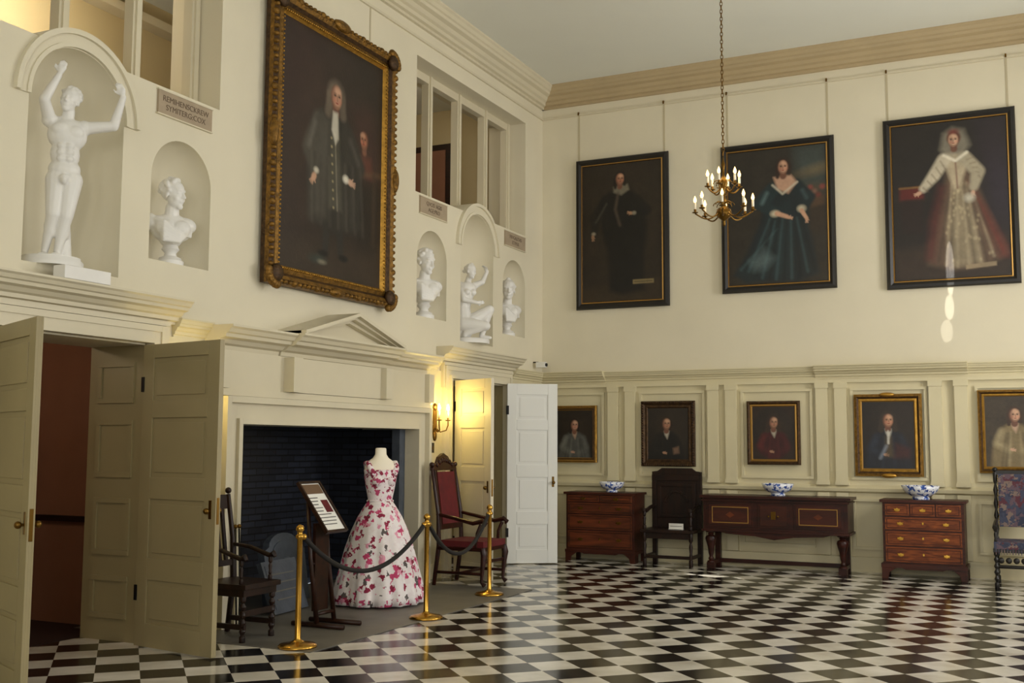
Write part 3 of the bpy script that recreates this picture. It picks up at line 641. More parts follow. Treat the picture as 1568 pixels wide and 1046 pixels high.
def head(b,c,s,yaw=0,pitch=0,roll=0,hair='curl',seed=1):
    T0=b.T.copy(); b.T=T0@Matrix.Translation(c)@Matrix.Rotation(yaw,4,'Z')@Matrix.Rotation(pitch,4,'X')@Matrix.Rotation(roll,4,'Y')@Matrix.Scale(s,4)
    b.sph((0,.03,.14),(.33,.40,.36),M,16,10); b.sph((0,-.10,-.12),(.26,.27,.36),M,16,10); b.sph((0,-.26,-.40),(.12,.10,.10),M)
    b.sph((0,-.30,.12),(.24,.08,.06),M); b.cap((0,-.36,.06),(0,-.43,-.12),.035,.055,M); b.sph((.045,-.38,-.13),.04,M); b.sph((-.045,-.38,-.13),.04,M)
    b.sph((0,-.345,-.24),(.10,.05,.022),M); b.sph((0,-.335,-.285),(.085,.05,.026),M)
    for x in (-.13,.13): b.sph((x,-.29,.02),(.065,.045,.035),M); b.sph((x*1.25,-.22,-.16),(.09,.1,.1),M); b.sph((x*2.5,.02,-.06),(.03,.07,.11),M)
    r=random.Random(seed)
    if hair=='curl':
        for i in range(90):
            a=r.uniform(0,2*pi); t=r.uniform(.05,1.75); x=math.sin(t)*math.cos(a);y=math.sin(t)*math.sin(a);z=math.cos(t)
            if y<-.35 and z<.62: continue
            b.sph((.345*x,.05+.40*y,.15+.375*z),r.uniform(.055,.09),M,7,5)
    else:
        b.sph((0,.05,.2),(.37,.42,.36),M)
        for i in range(40):
            a=r.uniform(-.3,pi+.3); t=r.uniform(.3,1.6); x=math.sin(t)*math.cos(a);y=math.sin(t)*math.sin(a);z=math.cos(t)
            b.sph((.36*x,.06+.43*y,.17+.36*z),r.uniform(.05,.07),M,7,5)
        b.sph((0,.5,.02),(.16,.14,.14),M)
        b.sph((0,-.05,.56),(.13,.1,.09),M)
    b.T=T0
def hand3(b,p,d,side,s=1.0):
    p=Vector(p); d=Vector(d).normalized(); sd=Vector(side).normalized(); n=d.cross(sd)
    b.sph(p+d*.03*s,(.024*s,.024*s,.03*s),M); b.sph(p+d*.045*s+sd*.012*s,.018*s,M)
    b.sph(p+d*.045*s-sd*.012*s,.018*s,M)
    for i,l in enumerate((.045,.055,.05,.038)):
        o=p+d*.055*s+sd*(i-1.5)*.0145*s; m_=o+d*l*.5*s; e=m_+d*l*.4*s+n*l*.35*s
        b.tube([o,m_,e],[.0072*s,.0066*s,.005*s],M,7)
    o=p+d*.02*s-sd*.022*s; b.tube([o,o-sd*.022*s+d*.02*s,o-sd*.025*s+d*.045*s],[.0085*s,.0075*s,.006*s],M,7)
b=MB()
def C(p,q,r,s): b.cap(p,q,r,s,M)
b.sph((.125,0,.97),(.145,.095,.13),M,18,12); b.sph((.08,-.055,1.0),(.07,.045,.055),M); b.sph((.175,-.055,.985),(.07,.045,.055),M)
b.sph((.115,0,.82),(.108,.08,.13),M,16,10); b.sph((.115,0,.70),(.118,.09,.09),M,16,10); b.sph((.085,.05,.66),(.075,.07,.08),M); b.sph((.165,.05,.65),(.075,.07,.08),M)
for z in (.77,.82,.87): b.sph((.09,-.07,z),(.035,.022,.026),M); b.sph((.145,-.07,z),(.035,.022,.026),M)
C((.12,.01,1.07),(.13,-.005,1.16),.05,.045); b.sph((.06,.02,1.07),(.08,.05,.05),M); b.sph((.19,.02,1.05),(.08,.05,.05),M)
b.sph((-.005,.0,1.08),.06,M); b.sph((.245,.0,1.04),.06,M)
C((-.005,0,1.08),(-.045,-.12,1.20),.052,.04); C((-.045,-.12,1.20),(.05,-.12,1.40),.04,.024); hand3(b,(.055,-.12,1.41),(.25,-.1,.9),(1,0,-.2),1.1)
C((.245,0,1.04),(.455,-.04,1.07),.052,.04); C((.455,-.04,1.07),(.515,-.10,1.29),.04,.024); hand3(b,(.52,-.10,1.30),(-.35,-.1,.7),(1,0,.4),1.1)
C((.065,0,.62),(.05,-.03,.35),.085,.055); C((.05,-.03,.35),(.0,.05,.07),.052,.028); b.sph((.035,.015,.25),(.05,.055,.09),M)
C((.165,0,.62),(.14,-.02,.34),.088,.056); C((.14,-.02,.34),(.09,.03,.06),.054,.029); b.sph((.125,.02,.24),(.052,.058,.09),M)
for x,y in ((-.005,.04),(.085,.02)):
    C((x,y,.035),(x-.02,y-.13,.02),.032,.02); b.sph((x,y+.02,.03),.032,M)
    for i in range(4): b.tube([(x-.045+i*.017,y-.13,.018),(x-.048+i*.018,y-.165,.013)],[.011,.009],M,7)
b.sph((.115,-.10,.60),(.022,.03,.035),M); b.sph((.115,-.09,.62),(.035,.03,.03),M)
C((.14,.09,.03),(.12,.09,.5),.055,.04)
head(b,(.135,-.01,1.24),.21,-.3,-.1,.15,'curl',3)
ex=MB(); ex.lathe([(.002,-.06),(.23,-.06),(.23,-.02),(.21,0),(.21,.012),(.002,.012)],(.05,.0,0),32,M)
o=sculpt(b,'marble_statue',(-.12,5.80,2.98),math.radians(48),.0075,3,ex)
b=MB(); b.box(.12,.24,5.68,6.12,2.802,2.90,MARB); b.obj('white_plinth_box',bevel=.004)
b=MB()
C((-.10,.0,.22),(-.09,.04,.42),.13,.115); C((-.09,.04,.42),(-.06,0,.62),.11,.12); b.sph((-.04,-.02,.68),(.13,.09,.09),M)
b.sph((-.09,-.09,.62),.045,M); b.sph((.0,-.10,.62),.045,M)
C((-.03,0,.74),(-.02,-.03,.83),.045,.04); b.sph((-.13,.0,.71),.055,M); b.sph((.08,-.0,.73),.055,M)
C((.08,0,.73),(.17,-.06,.78),.045,.038); C((.17,-.06,.78),(.25,-.05,.93),.036,.024); hand3(b,(.25,-.05,.94),(-.5,0,.5),(0,1,0),1.0)
C((-.13,0,.71),(-.15,-.1,.52),.045,.037); C((-.15,-.1,.52),(.02,-.17,.48),.036,.024); hand3(b,(.02,-.17,.48),(1,-.1,.1),(0,0,1),1.0)
C((-.06,-.02,.20),(.22,-.16,.40),.105,.065); C((.22,-.16,.40),(.14,-.10,.06),.06,.035); C((.14,-.10,.04),(.22,-.18,.03),.035,.022)
C((-.13,-.05,.20),(.10,-.26,.17),.10,.062); C((.10,-.26,.17),(-.12,-.10,.07),.056,.035); C((-.12,-.1,.05),(-.14,-.02,.03),.035,.022)
b.sph((-.1,.05,.1),(.17,.13,.12),M); C((-.2,.05,.04),(-.2,.04,.3),.07,.04)
head(b,(-.02,-.06,.90),.19,.5,.1,.1,'bun',5)
ex=MB(); ex.lathe([(.002,-.05),(.27,-.05),(.27,0),(.25,.015),(.002,.015)],(0,-.03,0),32,M,sy=.85)
sculpt(b,'crouching_venus_statue',(-.10,12.62,2.97),math.radians(60),.009,3,ex)
def bust(c,yaw,hair,seed,s=1,drape=True,hp=0):
    b=MB()
    b.sph((0,.02,.30),(.17,.10,.12),M,18,12); b.sph((-.10,.02,.33),(.10,.085,.07),M); b.sph((.10,.02,.33),(.10,.085,.07),M)
    b.sph((-.06,-.05,.29),(.08,.06,.07),M); b.sph((.06,-.05,.29),(.08,.06,.07),M); b.cap((0,.02,.24),(0,.02,.16),.10,.05,M)
    b.cap((0,.02,.36),(.0,.0,.46),.062,.055,M)
    if drape:
        for i in range(6): b.tube([(-.19+.02*i,.0,.37-.012*i),(-.08,-.10-.004*i,.30-.03*i+.03),(.04,-.10,.24-.012*i),(.15,-.02,.24+.01*i)],[.022,.02,.018,.012],M,8)
        b.sph((-.17,.01,.34),(.06,.07,.07),M)
    head(b,(0,-.015,.57),.25,yaw,hp,0,hair,seed)
    ex=MB(); ex.lathe([(.002,0),(.105,0),(.105,.035),(.09,.045),(.085,.06),(.05,.075),(.045,.10),(.06,.12),(.07,.13),(.06,.15),(.05,.2),(.002,.2)],(0,.02,0),28,M)
    o=sculpt(b,'marble_bust',(-.10,c,3.13),math.radians(55),.0075,2,ex); o.scale=(s,s,s); return o
bust(4.83,.1,'curl',2); bust(7.11,.75,'curl',8,1.08); bust(11.46,.35,'curl',12,1.22,True,.1); bust(13.79,-.45,'bun',15,1.14)
# ---------------------------------------------------------------- chandelier
CX,CY,CB=3.71,11.15,3.9
b=MB()
b.lathe([(.002,0),(.012,.005),(.018,.03),(.01,.05),(.03,.07),(.07,.10),(.085,.14),(.07,.18),(.03,.21),(.018,.24),(.035,.27),(.022,.31),(.016,.38),(.03,.42),(.045,.46),(.03,.50),(.014,.54),(.012,.62),(.022,.66),(.01,.70),(.006,.76),(.002,.76)],(0,0,0),24,BRASSD)
def arm(a,R,z0,zc,rise):
    c,s_=math.cos(a),math.sin(a)
    pts=[]
    for i in range(13):
        t=i/12; r=.04+(R-.04)*t; z=z0+ -rise*math.sin(t*pi*.95)*(1-.35*t)+ (zc-z0)*t*t
        pts.append((r*c,r*s_,z))
    b.tube(pts,.008,BRASSD,7)
    b.tube([(( .06+.05*math.cos(q))*c,(.06+.05*math.cos(q))*s_,z0+.05+.04*math.sin(q)) for q in [k*.5 for k in range(11)]],.005,BRASSD,6)
    x,y,z=pts[-1]
    b.lathe([(.002,0),(.03,.008),(.034,.014),(.008,.018),(.014,.03),(.014,.045),(.002,.045)],(x,y,z),14,BRASSD)
    b.lathe([(.002,.03),(.013,.03),(.013,.115),(.002,.115)],(x,y,z),12,CANDLE)
    b.lathe([(.004,.115),(.014,.125),(.018,.143),(.012,.165),(.002,.19)],(x,y,z),12,BULB)
for i in range(8): arm(2*pi*i/8+.2,.30,.17,.16,.10)
for i in range(6): arm(2*pi*i/6+.5,.17,.40,.42,.06)
z=.76; top=CZ-CB; i=0
while z<top-.03:
    n=10; T=[]
    for k in range(n+1):
        q=2*pi*k/n; u=.013*math.cos(q); w=.025+.028*math.sin(q)
        T.append((u,0,z+w) if i%2 else (0,u,z+w))
    b.tube(T,.0045,BRASSD,5); z+=.042; i+=1
b.lathe([(.002,-.06),(.03,-.05),(.06,-.01),(.065,0),(.002,0)],(0,0,top),20,BRASSD)
b.obj('chandelier',(CX,CY,CB))
def sconce(y,e,name='wall_sconce'):
    b=MB(); z=1.88
    b.box(.02,.035,y-.04,y+.04,z-.16,z+.14,BRASSD); b.sph((.03,y,z+.17),(.02,.05,.05),BRASSD); b.sph((.03,y,z-.18),(.02,.04,.06),BRASSD)
    for s in (-1,1):
        pts=[(.035,y,z-.08),(.09,y+s*.03,z-.13),(.14,y+s*.08,z-.11),(.15,y+s*.11,z-.05),(.15,y+s*.11,z)]
        b.tube(pts,.008,BRASSD,8); x,yy,zz=pts[-1]
        b.lathe([(.002,0),(.035,.008),(.038,.015),(.01,.02),(.014,.04),(.002,.04)],(x,yy,zz),14,BRASSD)
        b.lathe([(.002,.03),(.012,.03),(.012,.12),(.002,.12)],(x,yy,zz),12,CANDLE)
        b.lathe([(.004,.12),(.016,.14),(.019,.158),(.012,.185),(.002,.21)],(x,yy,zz),12,BULB2)
    b.obj(name)
    for s in (-1,1):
        l=bpy.data.lights.new('sconce_bulb','POINT'); l.energy=e; l.color=(1,.76,.25); l.shadow_soft_size=.03
        o=bpy.data.objects.new('sconce_light',l); COL.objects.link(o); o.location=(.19,y+s*.11,z+.17)
sconce(11.52,6); sconce(7.1,3)
b=MB(); b.box(.02,.035,11.42,11.5,1.5,1.62,GLASSDK); b.box(.035,.04,11.45,11.47,1.54,1.58,BRASSD); b.obj('light_switch')
b=MB(); b.tube([(.0,14.45,2.80),(.08,14.45,2.80),(.1,14.45,2.78)],.01,IRON,8); b.box(.06,.20,14.41,14.49,2.72,2.80,PAPER); b.tube([(.20,14.45,2.76),(.225,14.45,2.76)],.025,GLASSDK,12); b.obj('security_camera',bevel=.004)
# ---------------------------------------------------------------- furniture
def turned(b,x,y,z0,z1,r,m,kind='bulb'):
    h=z1-z0
    if kind=='bulb': P=[(.7,0),(.7,.06),(.35,.08),(.5,.14),(.3,.2),(.45,.3),(.6,.5),(.9,.68),(1,.76),(.85,.83),(.4,.87),(.6,.9),(.4,.93),(.9,.95),(.9,1)]
    elif kind=='ball': P=[(.8,0),(.8,.12),(.4,.15),(.9,.24),(.4,.33),(.9,.42),(.4,.5),(.9,.58),(.4,.67),(.9,.76),(.4,.84),(.8,.88),(.8,1)]
    else: P=[(.8,0),(.8,.2),(.4,.23),(.7,.3),(.5,.4),(.75,.6),(.4,.72),(.8,.78),(.8,1)]
    b.lathe([(.001,z0)]+[(r*a,z0+h*t) for a,t in P]+[(.001,z1)],(x,y,0),14,m)
def drawer(b,x0,x1,z0,z1,y,m,lm=None,handles=2,hm=BRASS,panel=None):
    b.box(x0,x1,y-.012,y,z0,z1,m)
    if lm:
        w=.007; i=.018
        for a in ((x0+i,x1-i,z0+i,z0+i+w),(x0+i,x1-i,z1-i-w,z1-i),(x0+i,x0+i+w,z0+i+w,z1-i-w),(x1-i-w,x1-i,z0+i+w,z1-i-w)): b.box(a[0],a[1],y-.0145,y-.011,a[2],a[3],lm)
    cz=(z0+z1)/2; xs=[(x0+x1)/2] if handles==1 else [x0+(x1-x0)*.2,x1-(x1-x0)*.2]
    for x in xs:
        b.prism([(x-.04,cz+.016),(x-.02,cz+.01),(x,cz+.022),(x+.02,cz+.01),(x+.04,cz+.016),(x+.03,cz-.01),(x,cz-.016),(x-.03,cz-.01)],'y',y-.016,y-.011,hm)
        b.tube([(x-.035,y-.018,cz+.008),(x-.03,y-.035,cz-.012),(x,y-.04,cz-.02),(x+.03,y-.035,cz-.012),(x+.035,y-.018,cz+.008)],.004,hm,6)
    b.prism([((x0+x1)/2-.009,cz-.01),((x0+x1)/2+.009,cz-.01),((x0+x1)/2+.012,cz+.015),((x0+x1)/2,cz+.025),((x0+x1)/2-.012,cz+.015)],'y',y-.016,y-.011,hm)
def bracketfeet(b,x0,x1,y0,y1,h,m):
    for xa,s in ((x0,1),(x1,-1)):
        pr=[(xa,0),(xa+s*.07,0),(xa+s*.085,h*.5),(xa+s*.15,h*.85),(xa+s*.2,h),(xa,h)]
        b.prism(pr,'y',y0,y0+.03,m)
        b.box(min(xa,xa+s*.03),max(xa,xa+s*.03),y0,y0+.14,0,h,m); b.box(min(xa,xa+s*.05),max(xa,xa+s*.05),y1-.06,y1,0,h,m)
    b.prism([(x0+.2,h),(x1-.2,h),(x1-.28,h*.8),(x0+.28,h*.8)],'y',y0,y0+.025,m)
b=MB(); x0,x1,y0,y1=.62,1.62,14.22,14.66; 
b.box(x0,x1,y0,y1,.14,.92,REDW); b.box(x0-.03,x1+.03,y0-.03,y1,.92,.95,REDW); b.box(x0-.015,x1+.015,y0-.015,y1,.12,.16,REDW); bracketfeet(b,x0-.01,x1+.01,y0-.01,y1,.13,REDW)
for z0,z1 in ((.19,.42),(.44,.64),(.66,.80)): drawer(b,x0+.03,x1-.03,z0,z1,y0,REDW2,DARKW,hm=BRASSD)
drawer(b,x0+.03,(x0+x1)/2-.01,.82,.905,y0,REDW2,DARKW,1,BRASSD); drawer(b,(x0+x1)/2+.01,x1-.03,.82,.905,y0,REDW2,DARKW,1,BRASSD)
b.obj('chest_of_drawers',bevel=.003)
b=MB(); x0,x1=1.76,2.46; yb=14.60; yf=14.12; m=CHAIRW
b.box(x0+.03,x1-.03,yb-.02,yb+.02,.45,1.16,m); b.box(x0,x0+.06,yb-.03,yb+.03,0,1.2,m); b.box(x1-.06,x1,yb-.03,yb+.03,0,1.2,m)
b.box(x0,x1,yb-.035,yb+.035,1.12,1.2,m); b.prism([(x0,1.2),(x1,1.2),(x1,1.24),(x1-.08,1.25),(x1-.14,1.29),(x0+.14,1.29),(x0+.08,1.25),(x0,1.24)],'y',yb-.025,yb+.025,m)
b.box(x0+.08,x1-.08,yb-.04,yb-.02,.62,.66,m); b.box(x0+.08,x1-.08,yb-.04,yb-.02,1.04,1.08,m); b.box(x0+.08,x0+.13,yb-.04,yb-.02,.62,1.08,m); b.box(x1-.13,x1-.08,yb-.04,yb-.02,.62,1.08,m)
N=14; ring=[(( x0+x1)/2+.17*math.cos(pi*i/N),.82+.17*math.sin(pi*i/N)) for i in range(N+1)]; ri=[((x0+x1)/2+.14*math.cos(pi*i/N),.82+.14*math.sin(pi*i/N)) for i in range(N+1)]
for i in range(N): b.prism([ring[i],ring[i+1],ri[i+1],ri[i]],'y',yb-.04,yb-.02,m)
b.box(x0-.02,x1+.02,yf-.02,yb,.44,.48,m); b.box(x0+.02,x1-.02,yf+.01,yf+.03,.36,.44,m)
for x in (x0+.03,x1-.03):
    turned(b,x,yf+.03,0,.44,.035,m,'std'); turned(b,x,yf+.03,.48,.72,.03,m,'std'); b.tube([(x,yb,.78),(x,yb-.2,.76),(x,yf+.1,.72),(x,yf-.01,.74)],[.025,.026,.028,.03],m,8)
    b.box(x-.02,x+.02,yf+.03,yb,.1,.14,m)
b.box(x0+.03,x1-.03,yf+.01,yf+.05,.1,.14,m)
o=b.obj('wainscot_armchair',bevel=.004)
b=MB(); b.box(2.1,2.3,14.25,14.252,.487,.56,PAPER); b.box(2.1,2.3,14.23,14.27,.483,.487,PAPER); b.box(2.12,2.28,14.248,14.25,.52,.525,INK); b.obj('seat_notice_card')
b=MB(); x0,x1,y0,y1=2.60,4.44,14.16,14.64; m=wood('sideboard_wood','#220e08','#3e180e',.38,2)
b.box(x0,x1,y0,y1,.50,.92,m); b.box(x0-.04,x1+.04,y0-.04,y1,.92,.955,m); b.box(x0-.02,x1+.02,y0-.02,y1,.485,.515,m); b.box(x0-.02,x1+.02,y0-.02,y1,.88,.90,m)
for a,c in ((x0+.05,x0+.66),(x0+.72,x1-.72),(x1-.66,x1-.05)):
    b.box(a,c,y0-.01,y0,.55,.86,m); b.box(a+.03,c-.03,y0-.018,y0,.58,.83,REDW)
for a,c in ((x0+.12,x0+.60),(x1-.60,x1-.12)):
    for q in ((a,c,.60,.61),(a,c,.80,.81),(a,a+.01,.61,.80),(c-.01,c,.61,.80)): b.box(q[0],q[1],y0-.022,y0-.017,q[2],q[3],GOLDL)
    b.prism([((a+c)/2-.06,.705),((a+c)/2,.745),((a+c)/2+.06,.705),((a+c)/2,.665)],'y',y0-.021,y0-.017,REDW2)
b.box((x0+x1)/2-.03,(x0+x1)/2+.03,y0-.022,y0-.017,.66,.76,BRASSD)
for xk in (x0+.86,x1-.86): b.sph((xk,y0-.03,.7),.014,BRASSD,8,6)
b.prism([(x0+.15,.5),(x1-.15,.5),(x1-.3,.46),((x0+x1)/2+.25,.44),((x0+x1)/2,.40),((x0+x1)/2-.25,.44),(x0+.3,.46)],'y',y0,y0+.03,m)
for x in (x0+.08,x1-.08):
    turned(b,x,y0+.07,.07,.49,.075,m,'bulb'); b.box(x-.05,x+.05,y0+.02,y0+.12,0,.08,m); b.box(x-.035,x+.035,y1-.08,y1-.01,0,.5,m)
    b.box(x-.03,x+.03,y0+.07,y1-.04,.05,.10,m)
b.box(x0+.08,x1-.08,y1-.08,y1-.03,.05,.10,m)
b.obj('sideboard',bevel=.003)
b=MB(); x0,x1,y0,y1=4.85,5.78,14.18,14.64
b.box(x0,x1,y0,y1,.16,.92,WALN); b.box(x0-.03,x1+.03,y0-.03,y1,.92,.95,WALN); b.box(x0-.025,x1+.025,y0-.025,y1,.13,.18,WALN); bracketfeet(b,x0-.02,x1+.02,y0-.02,y1,.14,WALN)
for z0,z1 in ((.20,.38),(.40,.57),(.59,.74)): drawer(b,x0+.03,x1-.03,z0,z1,y0,WALN2,WALN)
w=(x1-x0-.05)/3
for i in range(3): drawer(b,x0+.025+i*w+.008,x0+.025+(i+1)*w-.008,.76,.90,y0,WALN2,WALN,1)
b.obj('chest_of_drawers',bevel=.003)
b=MB(); x0,x1,yf,yb=6.10,6.72,13.75,14.32; m=BLACKW
for x in (x0+.03,x1-.03):
    turned(b,x,yf+.03,0,.42,.032,m,'ball'); turned(b,x,yb,0,.42,.032,m,'std'); turned(b,x,yb,.42,1.30,.03,m,'ball'); b.sph((x,yb,1.33),.03,m)
    turned(b,x,yf+.03,.46,.70,.026,m,'std'); b.tube([(x,yb,.74),(x,yb-.25,.73),(x,yf+.04,.71),(x,yf-.04,.68)],[.02,.024,.026,.03],m,8); b.tube([(x,yf+.03,.14),(x,yb,.14)],.018,m,8)
b.tube([(x0+.03,yf+.03,.24),(x1-.03,yf+.03,.24)],.02,m,8)
for i in range(7): b.sph((x0+.08+i*.08,yf+.03,.31),(.035,.018,.035),m,10,6)
b.box(x0,x1,yf,yb,.40,.44,m); b.box(x0+.01,x1-.01,yf-.005,yb-.02,.44,.52,TAP); b.box(x0+.06,x1-.06,yb-.035,yb+.03,.66,1.28,TAP); b.box(x0+.03,x1-.03,yb-.02,yb+.02,1.27,1.32,m)
for i in range(20): b.tube([(x0+.03+i*.0295,yf-.008,.44),(x0+.03+i*.0295,yf-.01,.38)],.006,TAP,5)
for x in (x0+.06,x1-.06):
    for i in range(18): b.sph((x,yb-.04,.68+i*.034),.007,BRASS,6,4)
b.obj('tapestry_armchair',bevel=.003)
def bowl(x,y,z,r,name):
    b=MB(); h=r*.68
    pr=[(.001,0),(r*.48,0),(r*.46,.025),(r*.40,.035),(r*.62,h*.35),(r*.82,h*.55),(r*.94,h*.82),(r*1.03,h+.02),(r*.98,h+.02),(r*.88,h*.8),(r*.74,h*.52),(r*.4,.055),(.001,.05)]
    b.lathe(pr,(0,0,0),40,CHINA); b.obj(name,(x,y,z))
bowl(1.22,14.43,.951,.175,'china_bowl'); bowl(3.53,14.40,.956,.20,'china_bowl'); bowl(5.28,14.40,.951,.22,'china_bowl')
SP=[(1.28,7.18),(1.46,8.88),(1.27,10.55)]
for x,y in SP:
    b=MB(); b.lathe([(.001,0),(.155,0),(.155,.012),(.14,.025),(.06,.04),(.03,.055),(.024,.07),(.022,.84),(.034,.85),(.034,.87),(.022,.875),(.022,.90),(.034,.91),(.03,.935),(.015,.95),(.001,.955)],(0,0,0),28,BRASS)
    b.obj('brass_stanchion',(x,y,.007))
b=MB()
for i in range(2):
    (xa,ya),(xb,yb2)=SP[i],SP[i+1]; pts=[]
    for k in range(25):
        t=k/24; sag=.34*(1-(2*t-1)**2)
        f=.045/math.hypot(xb-xa,yb2-ya); tt=f+(1-2*f)*t
        pts.append((xa+(xb-xa)*tt,ya+(yb2-ya)*tt,.86-sag))
    b.tube(pts,.02,ROPE,10)
    for q in (pts[0],pts[-1]): b.sph(q,(.026,.026,.026),BRASS,10,7)
b.obj('barrier_rope')
b=MB(); MX,MY=.55,9.50
def pleat(a,z): 
    k=max(0,(.98-z)/.98); return 1+.05*k*math.sin(13*a+1.5*math.sin(3*a))+.02*k*math.sin(29*a+z*9)
b.lathe([(.02,.02),(.455,.02),(.445,.10),(.42,.22),(.385,.38),(.34,.55),(.285,.72),(.225,.86),(.165,.96),(.125,1.02)],(0,0,0),120,DRESS,fn=pleat)
b.lathe([(.118,1.01),(.12,1.03),(.125,1.06),(.137,1.12),(.152,1.20),(.162,1.26),(.16,1.30),(.165,1.335),(.14,1.33)],(0,0,0),40,BODICE,sx=.86,sy=1.05)
b.sph((.075,-.065,1.23),(.075,.068,.075),BODICE); b.sph((.075,.065,1.23),(.075,.068,.075),BODICE)
b.lathe([(.10,1.28),(.155,1.32),(.15,1.37),(.12,1.42),(.075,1.455),(.055,1.49),(.052,1.545),(.045,1.555),(.001,1.557)],(0,0,0),32,SKINF,sx=.72,sy=1.1)
for s in (-1,1): b.tube([(.09,s*.11,1.28),(.07,s*.145,1.36),(.03,s*.15,1.405),(-.03,s*.145,1.40),(-.09,s*.11,1.33)],[.034,.030,.026,.028,.03],BODICE,10)
b.tube([(.1*math.cos(q)*1.12,.13*math.sin(q)*1.0,1.02) for q in [2*pi*i/24 for i in range(25)]],.012,BODICE,8)
b.lathe([(.001,0),(.16,0),(.16,.01),(.02,.02),(.02,.5),(.001,.5)],(0,0,0),20,IRON)
b.obj('mannequin_floral_dress',(MX,MY,.007),math.radians(-35))
b=MB(); LY=8.12
b.T=Matrix.Translation((.82,LY,1.04))@Matrix.Rotation(math.radians(53),4,'Y')
b.box(-.27,.27,-.16,.16,-.012,.0,DARKW); b.box(-.255,.255,-.145,.145,0,.004,PAPER)
for q in ((-.27,-.25,-.16,.16),(.25,.27,-.16,.16),(-.25,.25,-.16,-.14),(-.25,.25,.14,.16)): b.box(q[0],q[1],q[2],q[3],0,.018,DARKW)
b.box(-.24,-.14,-.13,.13,.004,.006,mat('sign_brown','#6a5038',.6)); b.box(-.07,.06,.02,.12,.004,.006,REDV)
for i in range(9): b.box(-.1+i*.035,-.092+i*.035,-.12,(.0 if i<5 else .11)-.02*(i%3),.004,.0055,INK)
b.T=Matrix.Identity(4)
for y in (LY-.13,LY+.13):
    b.tube([(.76,y,1.08),(.80,y,.6),(.88,y,.04)],[.018,.02,.022],DARKW,8); b.tube([(.62,y,.03),(1.16,y,.03)],.022,DARKW,8)
b.tube([(.81,LY-.13,.55),(.81,LY+.13,.55)],.014,DARKW,8); b.tube([(.87,LY-.13,.12),(.87,LY+.13,.12)],.016,DARKW,8)
b.box(.80,.83,LY-.10,LY+.10,.14,.90,DARKW)
b.obj('information_lectern')
# dark side chair beside the left door, facing the hall
b=MB(); x0,x1,y0,y1=.34,.80,7.10,7.52; m=CHAIRW
b.box(x0-.01,x1+.03,y0-.02,y1+.02,.42,.46,m); b.box(x0,x1,y0,y1,.36,.42,m)
for y in (y0+.025,y1-.025):
    turned(b,x1-.025,y,0,.37,.032,m,'ball'); b.tube([(x0-.03,y,0),(x0+.02,y,.42),(x0,y,.8),(x0-.06,y,1.16)],[.024,.026,.022,.02],m,8); b.sph((x0-.06,y,1.19),.028,m)
    b.box(x0,x1,y-.015,y+.015,.10,.14,m)
    b.tube([(x0-.0,y,.74),(x0+.2,y,.72),(x1-.06,y,.66),(x1-.02,y,.68),(x1,y,.65)],[.016,.02,.022,.026,.018],m,8); turned(b,x1-.05,y,.46,.65,.022,m,'std')
b.box(x1-.04,x1-.01,y0,y1,.20,.25,m)
b.T=Matrix.Translation((x0+.005,(y0+y1)/2,.56))@Matrix.Rotation(math.radians(-8),4,'Y')
b.box(-.018,.018,-.18,.18,0,.05,m); b.box(-.018,.018,-.18,.18,.48,.60,m)
for k in range(4): b.box(-.012,.012,-.13+k*.075,-.10+k*.075,.05,.48,m)
b.T=Matrix.Identity(4)
b.obj('carved_side_chair',(0,0,.007),bevel=.003)
b=MB(); xb,xf,ya,yb2=.40,.96,10.98,11.58; m=wood('carved_mahogany','#1e0d08','#3a160c',.3,4)
for y in (ya+.03,yb2-.03):
    b.tube([(xb-.06,y,0),(xb,y,.45),(xb-.01,y,.8),(xb-.10,y,1.32)],[.025,.028,.024,.02],m,8)
    b.sph((xb-.10,y,1.36),.032,m)
    b.tube([(xf,y,.44),(xf+.02,y,.36),(xf+.0,y,.2),(xf-.01,y,.06),(xf+.03,y,.025)],[.035,.04,.025,.018,.03],m,8)
    b.tube([(xf-.08,y,.44),(xf-.07,y,.6),(xf-.02,y,.70)],[.02,.018,.022],m,8)
    b.tube([(xb-.03,y,.80),(xb+.2,y,.76),(xf-.12,y,.71),(xf,y,.74),(xf+.04,y,.71),(xf+.02,y,.68)],[.02,.022,.026,.03,.028,.015],m,8)
    b.tube([(xb-.03,y,.15),(xf,y,.15)],.018,m,8)
b.tube([((xb+xf)/2,ya+.03,.15),((xb+xf)/2,yb2-.03,.15)],.018,m,8); b.tube([(xf,ya+.03,.28),(xf,yb2-.03,.28)],.022,m,8)
b.box(xb,xf+.02,ya,yb2,.40,.44,m); b.box(xb+.02,xf+.015,ya+.02,yb2-.02,.44,.51,REDV)
b.T=Matrix.Translation((xb-.005,(ya+yb2)/2,.62))@Matrix.Rotation(math.radians(-8),4,'Y')
b.box(-.02,.02,-.27,.27,0,.06,m); b.box(-.025,.03,-.20,.20,.06,.66,REDV); b.box(-.02,.022,-.24,-.19,.0,.7,m); b.box(-.02,.022,.19,.24,0,.7,m)
b.prism([(-.28,.68),(.28,.68),(.27,.74),(.17,.76),(.1,.84),(0,.88),(-.1,.84),(-.17,.76),(-.27,.74)],'x',-.02,.025,m)
for i in range(7): b.sph((.03,-.18+.06*i,.74+.06*math.cos((i-3)*.5)),(.015,.03,.03),m,8,6)
b.T=Matrix.Identity(4)
b.obj('high_back_armchair',(0,-.02,.007),bevel=.003)
b=MB(); N=10
pl=[(-.33,0),(.33,0),(.33,.52)]+[(.24*math.cos(pi*i/N),.56+.13*math.sin(pi*i/N)) for i in range(N+1)]+[(-.33,.52)]
b.prism(pl,'x',-.04,.04,SLATE); b.prism([(y*.8,z*.8+.06) for y,z in pl],'x',.04,.05,SLATE); b.sph((.05,0,.34),(.02,.09,.12),SLATE)
